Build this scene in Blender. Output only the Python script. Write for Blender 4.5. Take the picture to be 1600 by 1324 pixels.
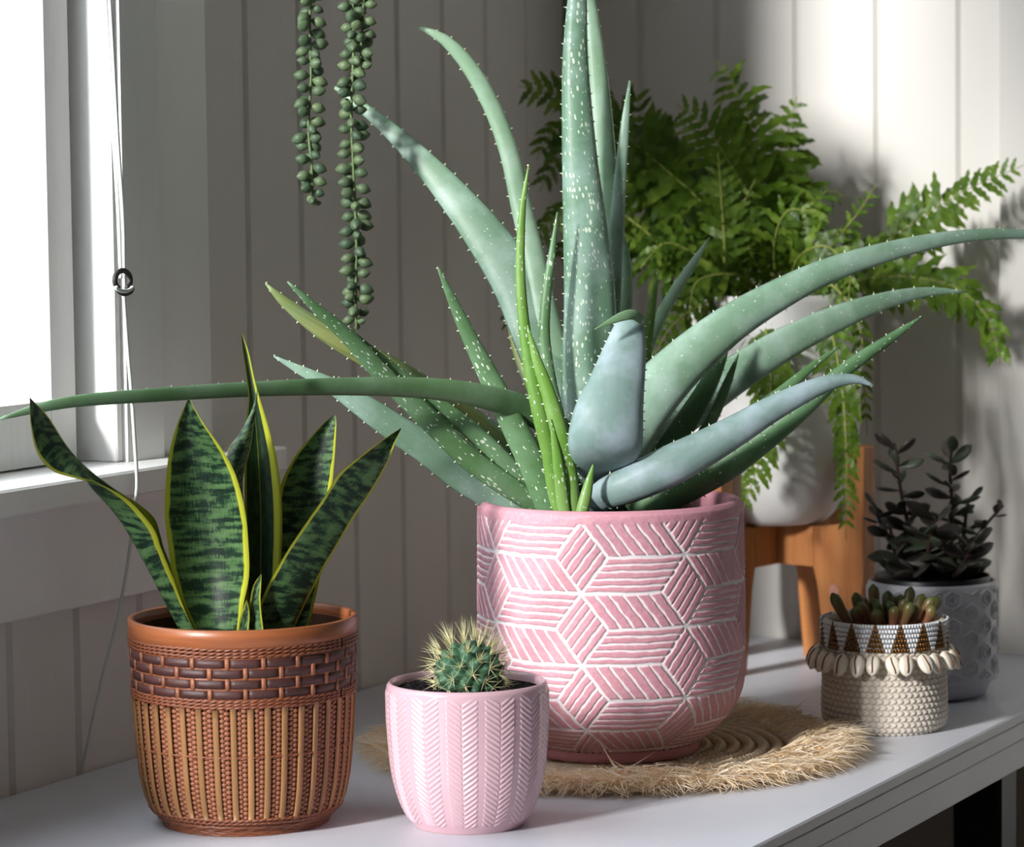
import bpy, math, random
import numpy as np
from math import sin, cos, pi, radians, sqrt, atan2
from mathutils import Vector, Matrix

random.seed(7); rng = np.random.default_rng(7)
for o in list(bpy.data.objects): bpy.data.objects.remove(o)
scn = bpy.context.scene
COL = scn.collection

# ------------------------------------------------------------------ camera
# room frame: x = away from the window wall, y = along it towards the end wall, z = up; bench top at z = BZ
BZ = 0.75
FPX, PITCH, ROLL, YAW, HC = 5000.0, radians(4.369), radians(-0.662), radians(26.616), 0.479
CAM = np.array([1.4742, 0.0, BZ + HC])
def _rot(v): return np.array([v[0]*cos(YAW)-v[1]*sin(YAW), v[0]*sin(YAW)+v[1]*cos(YAW), v[2]])
_f = np.array([0, cos(PITCH), -sin(PITCH)]); _r = np.array([1., 0, 0]); _u = np.cross(_r, _f)
CR = _rot(cos(ROLL)*_r + sin(ROLL)*_u); CU = _rot(-sin(ROLL)*_r + cos(ROLL)*_u); CF = _rot(_f)
cd = bpy.data.cameras.new('camera'); cam = bpy.data.objects.new('camera', cd); COL.objects.link(cam)
cd.sensor_width = 36; cd.lens = FPX/1600*36; cd.clip_start = .05
cam.matrix_world = Matrix(((CR[0], CU[0], -CF[0], CAM[0]), (CR[1], CU[1], -CF[1], CAM[1]), (CR[2], CU[2], -CF[2], CAM[2]), (0, 0, 0, 1)))
cd.dof.use_dof = True; cd.dof.focus_distance = 2.50; cd.dof.aperture_fstop = 9.0
scn.camera = cam
# ------------------------------------------------------------------ light
w = bpy.data.worlds.new('sky'); scn.world = w; w.use_nodes = True
w.node_tree.nodes['Background'].inputs[0].default_value = (.86, .93, 1, 1)
w.node_tree.nodes['Background'].inputs[1].default_value = 4.6
sl = bpy.data.lights.new('sun', 'SUN'); sl.energy = 7.0; sl.angle = radians(7); sl.color = (1, .985, .96)
SAZ, SEL = radians(16), radians(22)
sd = Vector((sin(SAZ)*cos(SEL), cos(SAZ)*cos(SEL), -sin(SEL)))
so = bpy.data.objects.new('sun', sl); COL.objects.link(so); so.rotation_euler = sd.to_track_quat('-Z', 'Y').to_euler()
so.location = (-1, -2, 3)
pl = bpy.data.lights.new('window_portal', 'AREA'); pl.shape = 'RECTANGLE'; pl.size = 3.75; pl.size_y = 1.25
pl.cycles.is_portal = True
po = bpy.data.objects.new('window_portal', pl); COL.objects.link(po)
po.location = (-.105, .36, BZ+.925); po.rotation_euler = (0, radians(-90), 0)
po.rotation_euler = Vector((1, 0, 0)).to_track_quat('-Z', 'Z').to_euler()
vs = scn.view_settings; vs.view_transform = 'Standard'; vs.look = 'None'; vs.gamma = 1; vs.use_curve_mapping = False
vs.exposure = -0.10

# ------------------------------------------------------------------ projection helpers (photo pixel -> point in the room)
def ray(x, y): return CF + (x-800)/FPX*CR - (y-662)/FPX*CU
def P(x, y, d): return CAM + ray(x, y)*d
def G(x, y, z=0.0):
    q = ray(x, y); return CAM + q*((BZ+z-CAM[2])/q[2])
def W(x, y, X):
    q = ray(x, y); return CAM + q*((X-CAM[0])/q[0])
def depth_of(p): return float((np.array(p)-CAM) @ CF)

# ------------------------------------------------------------------ mesh helpers
def wloc(o):
    v = Vector((0, 0, 0))
    while o is not None: v = v + o.location; o = o.parent
    return v
def tag(o, label=None, cat=None, group=None, kind=None):
    if label: o['label'] = label
    if cat: o['category'] = cat
    if group: o['group'] = group
    if kind: o['kind'] = kind
    return o
def thing(name, loc, label, cat, group=None, kind=None):
    o = bpy.data.objects.new(name, None); COL.objects.link(o); o.location = Vector([float(c) for c in loc])
    o.empty_display_size = .02
    return tag(o, label, cat, group, kind)
def mesh(name, verts, faces, mat, smooth=True, uv=None, attrs=None, mats=None, fmat=None):
    me = bpy.data.meshes.new(name)
    verts = np.asarray(verts, dtype=np.float64).reshape(-1, 3)
    me.from_pydata(verts.tolist(), [], faces if isinstance(faces, list) else np.asarray(faces).tolist())
    if mats:
        for m in mats: me.materials.append(m)
        if fmat is not None: me.polygons.foreach_set('material_index', np.asarray(fmat, dtype=np.int32))
    elif mat: me.materials.append(mat)
    if smooth: me.polygons.foreach_set('use_smooth', np.ones(len(me.polygons), dtype=bool))
    if uv is not None:
        l = me.uv_layers.new(name='UVMap'); vi = np.zeros(len(me.loops), dtype=np.int32)
        me.loops.foreach_get('vertex_index', vi)
        l.data.foreach_set('uv', np.asarray(uv, dtype=np.float32)[vi].ravel())
    if attrs:
        for k, a in attrs.items():
            at = me.attributes.new(k, 'FLOAT', 'POINT'); at.data.foreach_set('value', np.asarray(a, dtype=np.float32))
    me.update()
    return me
def mk(name, verts, faces, mat, parent=None, smooth=True, **kw):
    verts = np.asarray(verts, dtype=np.float64).reshape(-1, 3)
    if parent is not None: verts = verts - np.array(wloc(parent))
    o = bpy.data.objects.new(name, mesh(name, verts, faces, mat, smooth, **kw)); COL.objects.link(o)
    if parent is not None: o.parent = parent
    return o
def inst(name, me, parent, pos, ax=(1,0,0), ay=(0,1,0), az=(0,0,1), s=(1,1,1)):
    o = bpy.data.objects.new(name, me); COL.objects.link(o); o.parent = parent
    p = Vector([float(c) for c in pos]) - wloc(parent)
    ax, ay, az = [np.asarray(a, float) for a in (ax, ay, az)]
    o.matrix_basis = Matrix(((ax[0]*s[0], ay[0]*s[1], az[0]*s[2], p.x), (ax[1]*s[0], ay[1]*s[1], az[1]*s[2], p.y), (ax[2]*s[0], ay[2]*s[1], az[2]*s[2], p.z), (0,0,0,1)))
    return o
class MB:
    def __init__(s): s.v = []; s.f = []; s.n = 0; s.a = []
    def add(s, v, f, a=None):
        v = np.asarray(v, float).reshape(-1, 3); s.v.append(v); n = s.n
        s.f += [[i+n for i in q] for q in f]; s.n += len(v)
        if a is not None: s.a.append(np.full(len(v), a))
    def build(s, name, mat, parent=None, smooth=True, **kw):
        if s.a: kw['attrs'] = {'rnd': np.concatenate(s.a)}
        return mk(name, np.concatenate(s.v), s.f, mat, parent, smooth, **kw)
def box(a, b, ch=.0):
    """box from corner a to corner b, with chamfered edges when ch > 0"""
    a = np.array(a, float); b = np.array(b, float)
    if ch <= 0:
        v = [[(a, b)[i][0], (a, b)[j][1], (a, b)[k][2]] for i in (0,1) for j in (0,1) for k in (0,1)]
        return v, [[0,1,3,2],[4,6,7,5],[0,4,5,1],[2,3,7,6],[0,2,6,4],[1,5,7,3]]
    v = []; ids = {}
    for i in (0,1):
        for j in (0,1):
            for k in (0,1):
                for ax in range(3):
                    p = np.array([(a, b)[i][0], (a, b)[j][1], (a, b)[k][2]])
                    for q in range(3):
                        if q != ax: p[q] += ch*(1 if (i, j, k)[q] == 0 else -1)
                    ids[(i, j, k, ax)] = len(v); v.append(p)
    f = []
    def I(c, ax): return ids[(c[0], c[1], c[2], ax)]
    for ax in range(3):
        o1, o2 = (ax+1) % 3, (ax+2) % 3
        for s in (0, 1):
            cs = []
            for (m, n) in ((0,0),(1,0),(1,1),(0,1)):
                c = [0,0,0]; c[ax] = s; c[o1] = m; c[o2] = n; cs.append(I(c, ax))
            f.append(cs if s else cs[::-1])
        for m in (0,1):
            for n in (0,1):
                c0 = [0,0,0]; c1 = [0,0,0]; c0[o1] = c1[o1] = m; c0[o2] = c1[o2] = n; c1[ax] = 1
                f.append([I(c0, o1), I(c1, o1), I(c1, o2), I(c0, o2)])
    for i in (0,1):
        for j in (0,1):
            for k in (0,1): f.append([I((i,j,k), 0), I((i,j,k), 1), I((i,j,k), 2)])
    return v, f
def norm(v): v = np.asarray(v, float); n = np.linalg.norm(v); return v/n if n > 1e-12 else v
def resample(pts, n, power=1.0):
    """Catmull-Rom through rows of pts, n rows out"""
    pts = np.asarray(pts, float); m = len(pts)
    d = np.r_[0, np.cumsum(np.linalg.norm(np.diff(pts[:, :2], axis=0), axis=1)+1e-9)]
    tt = np.linspace(0, d[-1], n); out = []
    for t in tt:
        i = min(max(np.searchsorted(d, t)-1, 0), m-2); u = (t-d[i])/(d[i+1]-d[i])
        p1, p2 = pts[i], pts[i+1]
        m1 = (p2-pts[i-1])/(d[i+1]-d[i-1]) if i > 0 else (p2-p1)/(d[i+1]-d[i])
        m2 = (pts[i+2]-p1)/(d[i+2]-d[i]) if i+2 < m else (p2-p1)/(d[i+1]-d[i])
        h = d[i+1]-d[i]
        out.append((2*u**3-3*u**2+1)*p1+(u**3-2*u**2+u)*h*m1+(-2*u**3+3*u**2)*p2+(u**3-u**2)*h*m2)
    return np.array(out)
def grid_faces(nr, nc, closed=False):
    f = []
    for i in range(nr-1):
        for j in range(nc if closed else nc-1):
            k = (j+1) % nc
            f.append([i*nc+j, i*nc+k, (i+1)*nc+k, (i+1)*nc+j])
    return f
def tube(pts, rad, seg=8, closed=False, caps=True):
    pts = np.asarray(pts, float); n = len(pts); rad = np.broadcast_to(rad, (n,))
    t = np.roll(pts, -1, 0)-np.roll(pts, 1, 0) if closed else np.gradient(pts, axis=0)
    up = np.array([0, 0, 1.]); v = []; prev = None
    for i in range(n):
        ti = norm(t[i]); a = up if prev is None else prev
        s = np.cross(ti, a)
        if np.linalg.norm(s) < 1e-6: s = np.cross(ti, np.array([1., .3, 0]))
        s = norm(s); b = np.cross(s, ti); prev = b
        for k in range(seg):
            an = 2*pi*k/seg; v.append(pts[i]+rad[i]*(cos(an)*s+sin(an)*b))
    f = grid_faces(n, seg, True)
    if closed:
        for j in range(seg): f.append([(n-1)*seg+j, (n-1)*seg+(j+1) % seg, (j+1) % seg, j])
    elif caps: f += [list(range(seg))[::-1], [(n-1)*seg+k for k in range(seg)]]
    return v, f
def lathe(prof, c, seg=96):
    """prof: (radius, z) rows, around the vertical through c"""
    prof = np.asarray(prof, float); a = np.linspace(0, 2*pi, seg, endpoint=False)
    v = np.stack([c[0]+prof[:, :1]*np.cos(a), c[1]+prof[:, :1]*np.sin(a), c[2]+np.repeat(prof[:, 1:2], seg, 1)], -1).reshape(-1, 3)
    return v, grid_faces(len(prof), seg, True)
def disc(c, r, seg=48, rings=6, bump=0):
    v = [[c[0], c[1], c[2]+bump*.5]]; f = []
    for i in range(1, rings+1):
        for k in range(seg):
            a = 2*pi*k/seg; rr = r*i/rings
            v.append([c[0]+rr*cos(a), c[1]+rr*sin(a), c[2]+(random.uniform(-bump, bump) if i < rings else 0)])
    for k in range(seg): f.append([0, 1+k, 1+(k+1) % seg])
    for i in range(rings-1):
        for k in range(seg): f.append([1+i*seg+k, 1+(i+1)*seg+k, 1+(i+1)*seg+(k+1) % seg, 1+i*seg+(k+1) % seg])
    return v, f

# ------------------------------------------------------------------ materials
def S(r, g, b):
    return tuple((c/255/12.92 if c/255 <= .04045 else ((c/255+.055)/1.055)**2.4) for c in (r, g, b)) + (1,)
class NT:
    def __init__(s, name):
        s.m = bpy.data.materials.new(name); s.m.use_nodes = True; s.t = s.m.node_tree; s.b = s.t.nodes['Principled BSDF']
    def n(s, typ, **kw):
        x = s.t.nodes.new(typ)
        for k, v in kw.items():
            if k.startswith('i_'):
                key = k[2:]; x.inputs[int(key) if key.isdigit() else key.replace('_', ' ')].default_value = v
            else: setattr(x, k, v)
        return x
    def l(s, a, b): s.t.links.new(a, b)
    def ramp(s, fac, stops, interp='LINEAR'):
        r = s.n('ShaderNodeValToRGB'); r.color_ramp.interpolation = interp; e = r.color_ramp.elements
        while len(e) < len(stops): e.new(.5)
        for q, (p, c) in zip(e, stops): q.position = p; q.color = c
        s.l(fac, r.inputs[0]); return r.outputs[0]
    def mixc(s, fac, a, b, blend='MIX'):
        m = s.n('ShaderNodeMix', data_type='RGBA', blend_type=blend)
        for v, i in ((fac, 0), (a, 6), (b, 7)):
            if hasattr(v, 'is_output') or hasattr(v, 'links'): s.l(v, m.inputs[i])
            else: m.inputs[i].default_value = v
        return m.outputs[2]
    def math(s, op, a, b=None, clamp=False):
        m = s.n('ShaderNodeMath', operation=op, use_clamp=clamp)
        for i, v in enumerate((a, b)):
            if v is None: continue
            if hasattr(v, 'links'): s.l(v, m.inputs[i])
            else: m.inputs[i].default_value = v
        return m.outputs[0]
    def coord(s, kind='Object', scale=(1, 1, 1)):
        tc = s.n('ShaderNodeTexCoord'); mp = s.n('ShaderNodeMapping'); mp.inputs['Scale'].default_value = scale
        s.l(tc.outputs[kind], mp.inputs[0]); return mp.outputs[0]
    def noise(s, vec, scale=5, detail=3, rough=.5, out=0):
        x = s.n('ShaderNodeTexNoise'); x.inputs['Scale'].default_value = scale; x.inputs['Detail'].default_value = detail; x.inputs['Roughness'].default_value = rough
        if vec is not None: s.l(vec, x.inputs['Vector'])
        return x.outputs[out]
    def bump(s, h, dist=.001, strength=1.0):
        b = s.n('ShaderNodeBump'); b.inputs['Distance'].default_value = dist; b.inputs['Strength'].default_value = strength
        s.l(h, b.inputs['Height']); s.l(b.outputs[0], s.b.inputs['Normal'])
    def base(s, c, rough=.5, spec=.5):
        if hasattr(c, 'links'): s.l(c, s.b.inputs['Base Color'])
        else: s.b.inputs['Base Color'].default_value = c
        s.b.inputs['Roughness'].default_value = rough; s.b.inputs['Specular IOR Level'].default_value = spec
    def translucent(s, col, fac):
        tr = s.n('ShaderNodeBsdfTranslucent'); mx = s.n('ShaderNodeMixShader'); mx.inputs[0].default_value = fac
        if hasattr(col, 'links'): s.l(col, tr.inputs[0])
        else: tr.inputs[0].default_value = col
        out = s.t.nodes['Material Output']
        s.l(s.b.outputs[0], mx.inputs[1]); s.l(tr.outputs[0], mx.inputs[2]); s.l(mx.outputs[0], out.inputs[0])
def plain(name, col, rough=.5, spec=.5, var=.0, vscale=40, bump=0, bscale=200, stretch=(1,1,1)):
    t = NT(name); vec = t.coord('Object', stretch)
    if var > 0:
        nz = t.noise(vec, vscale, 4); c2 = tuple(min(1, c*(1+var)) for c in col[:3])+(1,); c1 = tuple(c*(1-var) for c in col[:3])+(1,)
        t.base(t.ramp(nz, [(.3, c1), (.7, c2)]), rough, spec)
    else: t.base(col, rough, spec)
    if bump > 0: t.bump(t.noise(vec, bscale, 3), bump)
    return t.m
M = {}
M['wall'] = plain('wall_paint', S(219,216,211), .55, .3, .03, 6, .0004, 90, (1, 1, .12))
M['frame'] = plain('window_paint', S(234,234,232), .4, .4, .03, 8, .0004, 120, (1, 1, .12))
M['ceil'] = plain('ceiling_paint', S(160,154,146), .8, .2)
M['far'] = plain('far_wall_paint', S(98,88,78), .8, .2)
M['floor'] = plain('floor_wood', S(88,68,54), .5, .4, .25, 6, 0, 1, (12, 1, 1))
M['bench'] = plain('bench_laminate', S(211,213,222), .38, .4, .015, 30, .00012, 900)
M['black'] = plain('black_metal', S(16,16,20), .45, .4)
M['cord'] = plain('cord_fibre', S(214,218,214), .8, .2, .08, 900)
M['toggle'] = plain('dark_toggle', S(38,36,36), .5, .4)
M['soil'] = plain('potting_soil', S(34,30,34), .95, .1, .6, 300, .003, 300)

# ------------------------------------------------------------------ the room
YE, X_B = 3.0776, .613
def struct(name, mb_or_vf, mat, label, parent=None, smooth=False):
    v, f = mb_or_vf
    o = mk(name, v, f, mat, parent, smooth)
    if parent is None: tag(o, label, 'structure', kind='structure')
    return o
RX, RY, RZ = 3.4, -1.9, 2.55
def slab(*bs):
    m = MB()
    for a, b in bs: m.add(*box(a, b))
    return np.concatenate(m.v), m.f
WY0, WY1, WZ0, WZ1 = -1.5, 2.205, BZ+.25, BZ+1.60       # the window opening
struct('floor', slab(((-.2, RY-.1, -.1), (RX+.1, YE+.15, 0))), M['floor'], 'dark wooden floor below the bench')
struct('ceiling', slab(((-.2, RY-.1, RZ), (RX+.1, YE+.15, RZ+.1))), M['ceil'], 'plain white ceiling above')
wl = struct('wall_left', slab(((-.13, RY-.1, 0), (-.012, YE+.1, WZ0-.03)), ((-.13, RY-.1, WZ1), (-.012, YE+.1, RZ)), ((-.13, RY-.1, WZ0-.03), (-.012, WY0, WZ1)), ((-.13, WY1, WZ0-.03), (-.012, YE+.1, WZ1))), M['wall'], 'window wall of white painted vertical boards')
we = struct('wall_right', slab(((-.02, YE+.012, 0), (RX+.1, YE+.1, RZ))), M['wall'], 'end wall of white painted vertical boards behind the fern')
struct('wall_front', slab(((-.13, RY-.1, 0), (RX+.1, RY, RZ))), M['far'], 'plain grey wall facing the end wall')
struct('wall_back', slab(((RX, RY, 0), (RX+.1, YE+.1, RZ))), M['far'], 'plain grey wall across the room')
def board_profile(wd, th=.012, ch=.0048):
    return [(0, 0), (0, th-.0045), (ch, th), (wd-ch, th), (wd, th-.0045), (wd, 0)]
def vboard(parent, org, along, out, wd, z0, z1):
    pr = board_profile(wd); org = np.array(org, float); v = []
    for z in (z0, z1):
        for a, t in pr: v.append(org+np.array(along)*a+np.array(out)*t+np.array([0, 0, z]))
    n = len(pr); f = [[i, (i+1) % n, n+(i+1) % n, n+i] for i in range(n)]+[list(range(n))[::-1], [n+i for i in range(n)]]
    o = mk('board', v, f, M['wall'], parent, False)
    import bmesh
    bm = bmesh.new(); bm.from_mesh(o.data); bmesh.ops.recalc_face_normals(bm, faces=bm.faces); bm.to_mesh(o.data); bm.free()
    return o
y = YE; k = 0
while y > .75:
    y0 = y-.093
    if y0 > 2.20: vboard(wl, (-.012, y0, 0), (0, 1, 0), (1, 0, 0), .093, 0, RZ)
    else: vboard(wl, (-.012, y0, 0), (0, 1, 0), (1, 0, 0), .093, 0, WZ0-.03)
    y = y0
x = 0.0
while x < .45:
    vboard(we, (x, YE+.012, 0), (1, 0, 0), (0, -1, 0), .0875, 0, RZ); x += .0875
v, f = box((.483, YE-.016, 0), (.61, YE+.02, RZ), .002)
struct('trim_1', (v, f), M['wall'], 'flat white vertical cover board on the end wall')
# window: sill, apron, casing, stop, sashes with panes
win = thing('window_1', (0, WY1, WZ0), 'white timber casement window with deep sill on the left', 'window', kind='structure')
def part(name, a, b, mat, parent, ch=.0015): return mk(name, *box(a, b, ch), mat, parent, False)
ysill = W(450, 715, .06)[1]
part('sill', (-.10, WY0-.1, BZ+.229), (.06, ysill, BZ+.25), M['frame'], win, .002)
part('apron', (-.004, WY0-.06, BZ+.139), (.016, W(450, 900, .016)[1]-.05, BZ+.2295), M['frame'], win)
hz = WZ1+.08-BZ-.25
def extrude2d(poly, org, ex, ez, en, th):
    '''polygon in the (ex, ez) plane, thickness th along en, centred'''
    org = np.array(org); n = len(poly); v = []
    for s in (-.5, .5):
        for a, b in poly: v.append(org+a*np.array(ex)+b*np.array(ez)+s*th*np.array(en))
    f = [list(range(n))[::-1], [n+i for i in range(n)]]+[[i, (i+1) % n, n+(i+1) % n, n+i] for i in range(n)]
    return v, f
def fixn(o):
    import bmesh
    bm = bmesh.new(); bm.from_mesh(o.data); bmesh.ops.recalc_face_normals(bm, faces=bm.faces); bm.to_mesh(o.data); bm.free(); return o
fixn(mk('casing', *extrude2d([(-.012, 2.2095), (.0125, 2.2095), (.020, 2.2515), (.0202, 2.2525), (-.012, 2.2525)], (0, 0, BZ+.25+hz/2), (1, 0, 0), (0, 1, 0), (0, 0, 1), hz), M['frame'], win, False))
part('casing', (-.012, 2.2526, BZ+.25), (.013, 2.342, WZ1+.08), M['frame'], win, .002)
part('casing', (-.012, WY0-.10, WZ1-.02), (.02, 2.2094, WZ1+.08), M['frame'], win, .003)
part('casing', (-.012, WY0-.10, BZ+.25), (.02, WY0-.02, WZ1-.02), M['frame'], win, .003)
part('stop', (-.1, 2.2, BZ+.25), (.008, 2.2094, WZ1-.02), M['frame'], win)
part('stop', (-.1, WY0-.02, BZ+.25), (-.013, WY0+.001, WZ1), M['frame'], win)
part('gap_light_block', (-.1, 2.178, BZ+.25), (-.0785, 2.1999, WZ1-.02), M['frame'], win)  # strip added behind the sash gap to block daylight leaking through
part('head_stop', (-.1, WY0, WZ1-.02), (-.013, 2.1999, WZ1), M['frame'], win)
gl = NT('window_glass'); tr = gl.n('ShaderNodeBsdfTransparent'); go = gl.n('ShaderNodeBsdfGlossy', i_Roughness=.02); mx = gl.n('ShaderNodeMixShader')
mx.inputs[0].default_value = .06
gl.l(tr.outputs[0], mx.inputs[1]); gl.l(go.outputs[0], mx.inputs[2]); gl.l(mx.outputs[0], gl.t.nodes['Material Output'].inputs[0])
def sash(ya, yb):
    s = thing('sash', (-.04, (ya+yb)/2, BZ+.252), None, None); s.parent = win; s.location = s.location - win.location
    sw = .037
    part('stile', (-.076, yb-sw, BZ+.252), (-.024, yb, WZ1-.024), M['frame'], s)
    part('stile', (-.076, ya, BZ+.252), (-.024, ya+sw, WZ1-.024), M['frame'], s)
    # bottom rail with a sloped upper edge
    v, f = box((-.076, ya+sw, BZ+.252), (-.024, yb-sw, BZ+.3035)); v = np.array(v); v[(v[:, 0] < -.04) & (v[:, 2] > BZ+.27), 2] += .008
    mk('bottom_rail', v, f, M['frame'], s, False)
    part('top_rail', (-.076, ya+sw, WZ1-.07), (-.024, yb-sw, WZ1-.024), M['frame'], s)
    part('pane', (-.062, ya+sw-.004, BZ+.30), (-.059, yb-sw+.004, WZ1-.06), gl.m, s, 0)
    return s
ys = np.linspace(WY0+.004, 2.191, 5)
for i in range(4): sash(ys[i]+.003, ys[i+1]-.001)

# ------------------------------------------------------------------ bench
bn = thing('bench', (.3, 2.0, 0), 'long white bench top along the window wall on black legs', 'bench')
part('top', (.004, .85, BZ-.010), (X_B, YE-.002, BZ), M['bench'], bn, .0015)
part('edge_board', (.004, .853, BZ-.026), (X_B-.0015, YE-.002, BZ-.0102), M['bench'], bn, .001)
part('edge_board', (.004, .856, BZ-.052), (X_B-.003, YE-.002, BZ-.0262), M['bench'], bn, .001)
yl = W(1556, 1240, .600)[1]
for yy in (yl, .95):
    part('leg', (.560, yy, 0), (.605, yy+.045, BZ-.0522), M['black'], bn, .002)
    part('leg', (.03, yy, 0), (.075, yy+.045, BZ-.0522), M['black'], bn, .002)

# ------------------------------------------------------------------ blind cord
ct = thing('blind_cord', P(190, 700, W(190, 700, .075) @ CF * 0 + depth_of(W(205, 700, .075))), 'white blind cord with dark toggle hanging in front of the sill', 'cord')
def cpts(lst): return resample(np.array([np.r_[x_, y_, X_] for x_, y_, X_ in lst]), 60)
def cstrand(lst, r=.0017):
    q = cpts(lst); return mk('strand', *tube([W(a, b, c) for a, b, c in q], r, 8), M['cord'], ct)
cstrand([(160, -60, .07), (168, 40, .07), (177, 200, .072), (185, 330, .074), (189, 435, .075)])
cstrand([(168, -60, .075), (175, 60, .075), (184, 220, .076), (192, 340, .077), (194, 435, .077)])
cstrand([(193, 455, .077), (199, 540, .077), (205, 610, .077), (211, 700, .077), (214, 760, .074), (209, 800, .066), (201, 870, .055), (185, 960, .042), (160, 1060, .03), (142, 1140, .02), (128, 1203, .010)], .0015)
def ringat(x_, y_, rx, ry, X_, rad, mat, name, a0=0, a1=2*pi):
    q = [W(x_+rx*cos(t), y_+ry*sin(t), X_) for t in np.linspace(a0, a1, 28)]
    return mk(name, *tube(q, rad, 8), mat, ct)
ringat(191.5, 438, 12, 15, .080, .0022, M['toggle'], 'toggle', 2.2, 7.3)
ringat(195, 450, 11, 9, .083, .0022, M['toggle'], 'toggle', -.1, pi+.3)
ringat(194, 447, 13, 8, .086, .0016, M['cord'], 'cord_loop', .1, pi-.1)

# ------------------------------------------------------------------ pots
def pot_prof(px_rows, cx, d, zb=BZ):
    """(half-width px, y px) rows at depth d -> (radius, z above bench)"""
    return [(h*d/FPX, P(cx, y_, d)[2]-zb) for h, y_ in px_rows]
def dense_prof(pr, n):
    pr = np.array(pr); d = np.r_[0, np.cumsum(np.linalg.norm(np.diff(pr, axis=0), axis=1))]
    # Catmull-Rom on (r, z)
    return resample(np.c_[pr[:, 0]*1, pr[:, 1]], n)
def relief_pot(name, prof, c, angs, hfun, mat, parent, afun=None):
    """outer skin with real relief: prof rows (r,z), hfun(theta, arclen, row) -> height"""
    prof = np.asarray(prof); n = len(prof); s = np.r_[0, np.cumsum(np.linalg.norm(np.diff(prof, axis=0), axis=1))]
    t = np.gradient(prof, axis=0); t /= np.linalg.norm(t, axis=1)[:, None]; nr, nz = -t[:, 1], t[:, 0]
    sgn = np.sign(np.mean(nr)); nr, nz = nr*sgn, nz*sgn
    A, SS = np.meshgrid(angs, s); h, m = hfun(A, SS)
    r = prof[:, :1]+h*nr[:, None]; z = prof[:, 1:2]+h*nz[:, None]
    v = np.stack([c[0]+r*np.cos(A), c[1]+r*np.sin(A), c[2]+z+0*A], -1).reshape(-1, 3)
    nc = len(angs); i = np.arange(n-1)[:, None]*nc; j = np.arange(nc)[None, :]; k = (j+1) % nc
    f = np.stack([i+j, i+nc+j, i+nc+k, i+k], -1).reshape(-1, 4)
    return mk(name, v, f, mat, parent, True, attrs={'mask': m.ravel()})
def front_angles(c, nf, nb, spread=115):
    """angles around a pot, dense where it faces the photographer"""
    a0 = atan2(CAM[1]-c[1], CAM[0]-c[0]); s = radians(spread)
    return np.r_[np.linspace(a0-s, a0+s, nf, endpoint=False), np.linspace(a0+s, a0+2*pi-s, nb, endpoint=False)], a0
def sm(x, a, b): t = np.clip((x-a)/(b-a), 0, 1); return t*t*(3-2*t)
def wob(a, b, s): return np.sin(a*17.3+b*3.1+s)*.5+np.sin(a*41.7-b*7.7+2*s)*.3+np.sin(a*5.1+b*13.3+s*3)*.4

# --- large pink pot
C1 = G(957, 1169, .0085); D1 = depth_of(C1)
pot = thing('plant_pot', C1, 'large matte pink pot with carved white cube pattern holding the aloe', 'plant pot')
outer = pot_prof([(203, 780), (206, 783.5), (207, 795), (208, 850), (209, 930), (209, 1000), (208, 1045), (205, 1068), (197, 1090), (183, 1112), (163, 1133), (146, 1147), (139, 1153)], 957, D1, C1[2])
K1 = D1/FPX
ang, a0 = front_angles(C1, 820, 150)
dp = dense_prof(outer, 330); s1 = np.r_[0, np.cumsum(np.linalg.norm(np.diff(dp, axis=0), axis=1))]
def cube_pattern(A, SS):
    th = np.degrees(A-a0); th = (th+180) % 360-180        # + is to the photographer's right
    yy = 780+SS/K1                                        # pixel-like coordinate down the wall
    px = th+.35*wob(A, yy/60, 1)*.6; py = yy+1.0*wob(A+3, yy/50, 2)
    best = np.full(A.shape, 99.)
    for kcol in range(-5, 5):
        for row in range(-3, 6):
            sx = -12.6+45*kcol; sy = 899.5+108.3*row+(54 if kcol % 2 else 0)-(0)
            dx = px-sx; dx = (dx+180) % 360-180; dy = py-sy
            # basis: a=(33.75,0) u=(11.25,-54.15) d=(11.25,54.15) w=(-11.25,-54.15)
            for kind in (0, 1, 2):
                if kind == 0: be = -dy/54.15; al = (dx-11.25*be)/33.75; wa, wb = 33.75*3.6*.98, 53
                elif kind == 1: be = dy/54.15; al = (dx-11.25*be)/33.75; wa, wb = 33.75*3.6*.8, 53
                else:
                    al = (-dy/54.15+dx/11.25)/2; be = (-dy/54.15-dx/11.25)/2; wa, wb = 65, 65
                ins = (al >= -.001) & (al <= 1.001) & (be >= -.001) & (be <= 1.001)
                if not ins.any(): continue
                e = np.minimum(np.minimum(al, 1-al)*wa, np.minimum(be, 1-be)*wb)-.7
                if kind == 0: q = np.abs(be*5-np.round(be*5))/5*wb+.3
                elif kind == 1: q = np.abs(al*6-np.round(al*6))/6*wa*.9+.3
                else: q = np.abs(be*5-np.round(be*5))/5*wb+.3
                dd = np.minimum(e, q); best = np.where(ins, np.minimum(best, dd), best)
    wd = 1.9+.5*wob(A*2, yy/23, 4)
    g = 1-sm(best, wd-1.0, wd+.9)
    g = g*sm(yy, 793, 798)
    lip = 1-sm(yy, 792, 796)
    return -.0011*g+.0002*wob(A*3, yy/19, 2)*(1-g)*.4, np.clip(g, 0, 1)
t = NT('carved_pink'); at = t.n('ShaderNodeAttribute', attribute_name='mask'); nz = t.noise(t.coord('Object'), 260, 5, .7); nl = t.noise(t.coord('Object'), 14, 3)
pink = t.mixc(nl, S(203,141,154), S(212,154,165)); pink = t.mixc(t.ramp(nz, [(.45, (0,0,0,1)), (.8, (.35,.35,.35,1))]), pink, S(232,205,212))
t.base(t.mixc(at.outputs['Fac'], pink, t.mixc(nz, S(226,216,220), S(240,236,238))), .62, .35); t.bump(nz, .0004)
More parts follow.
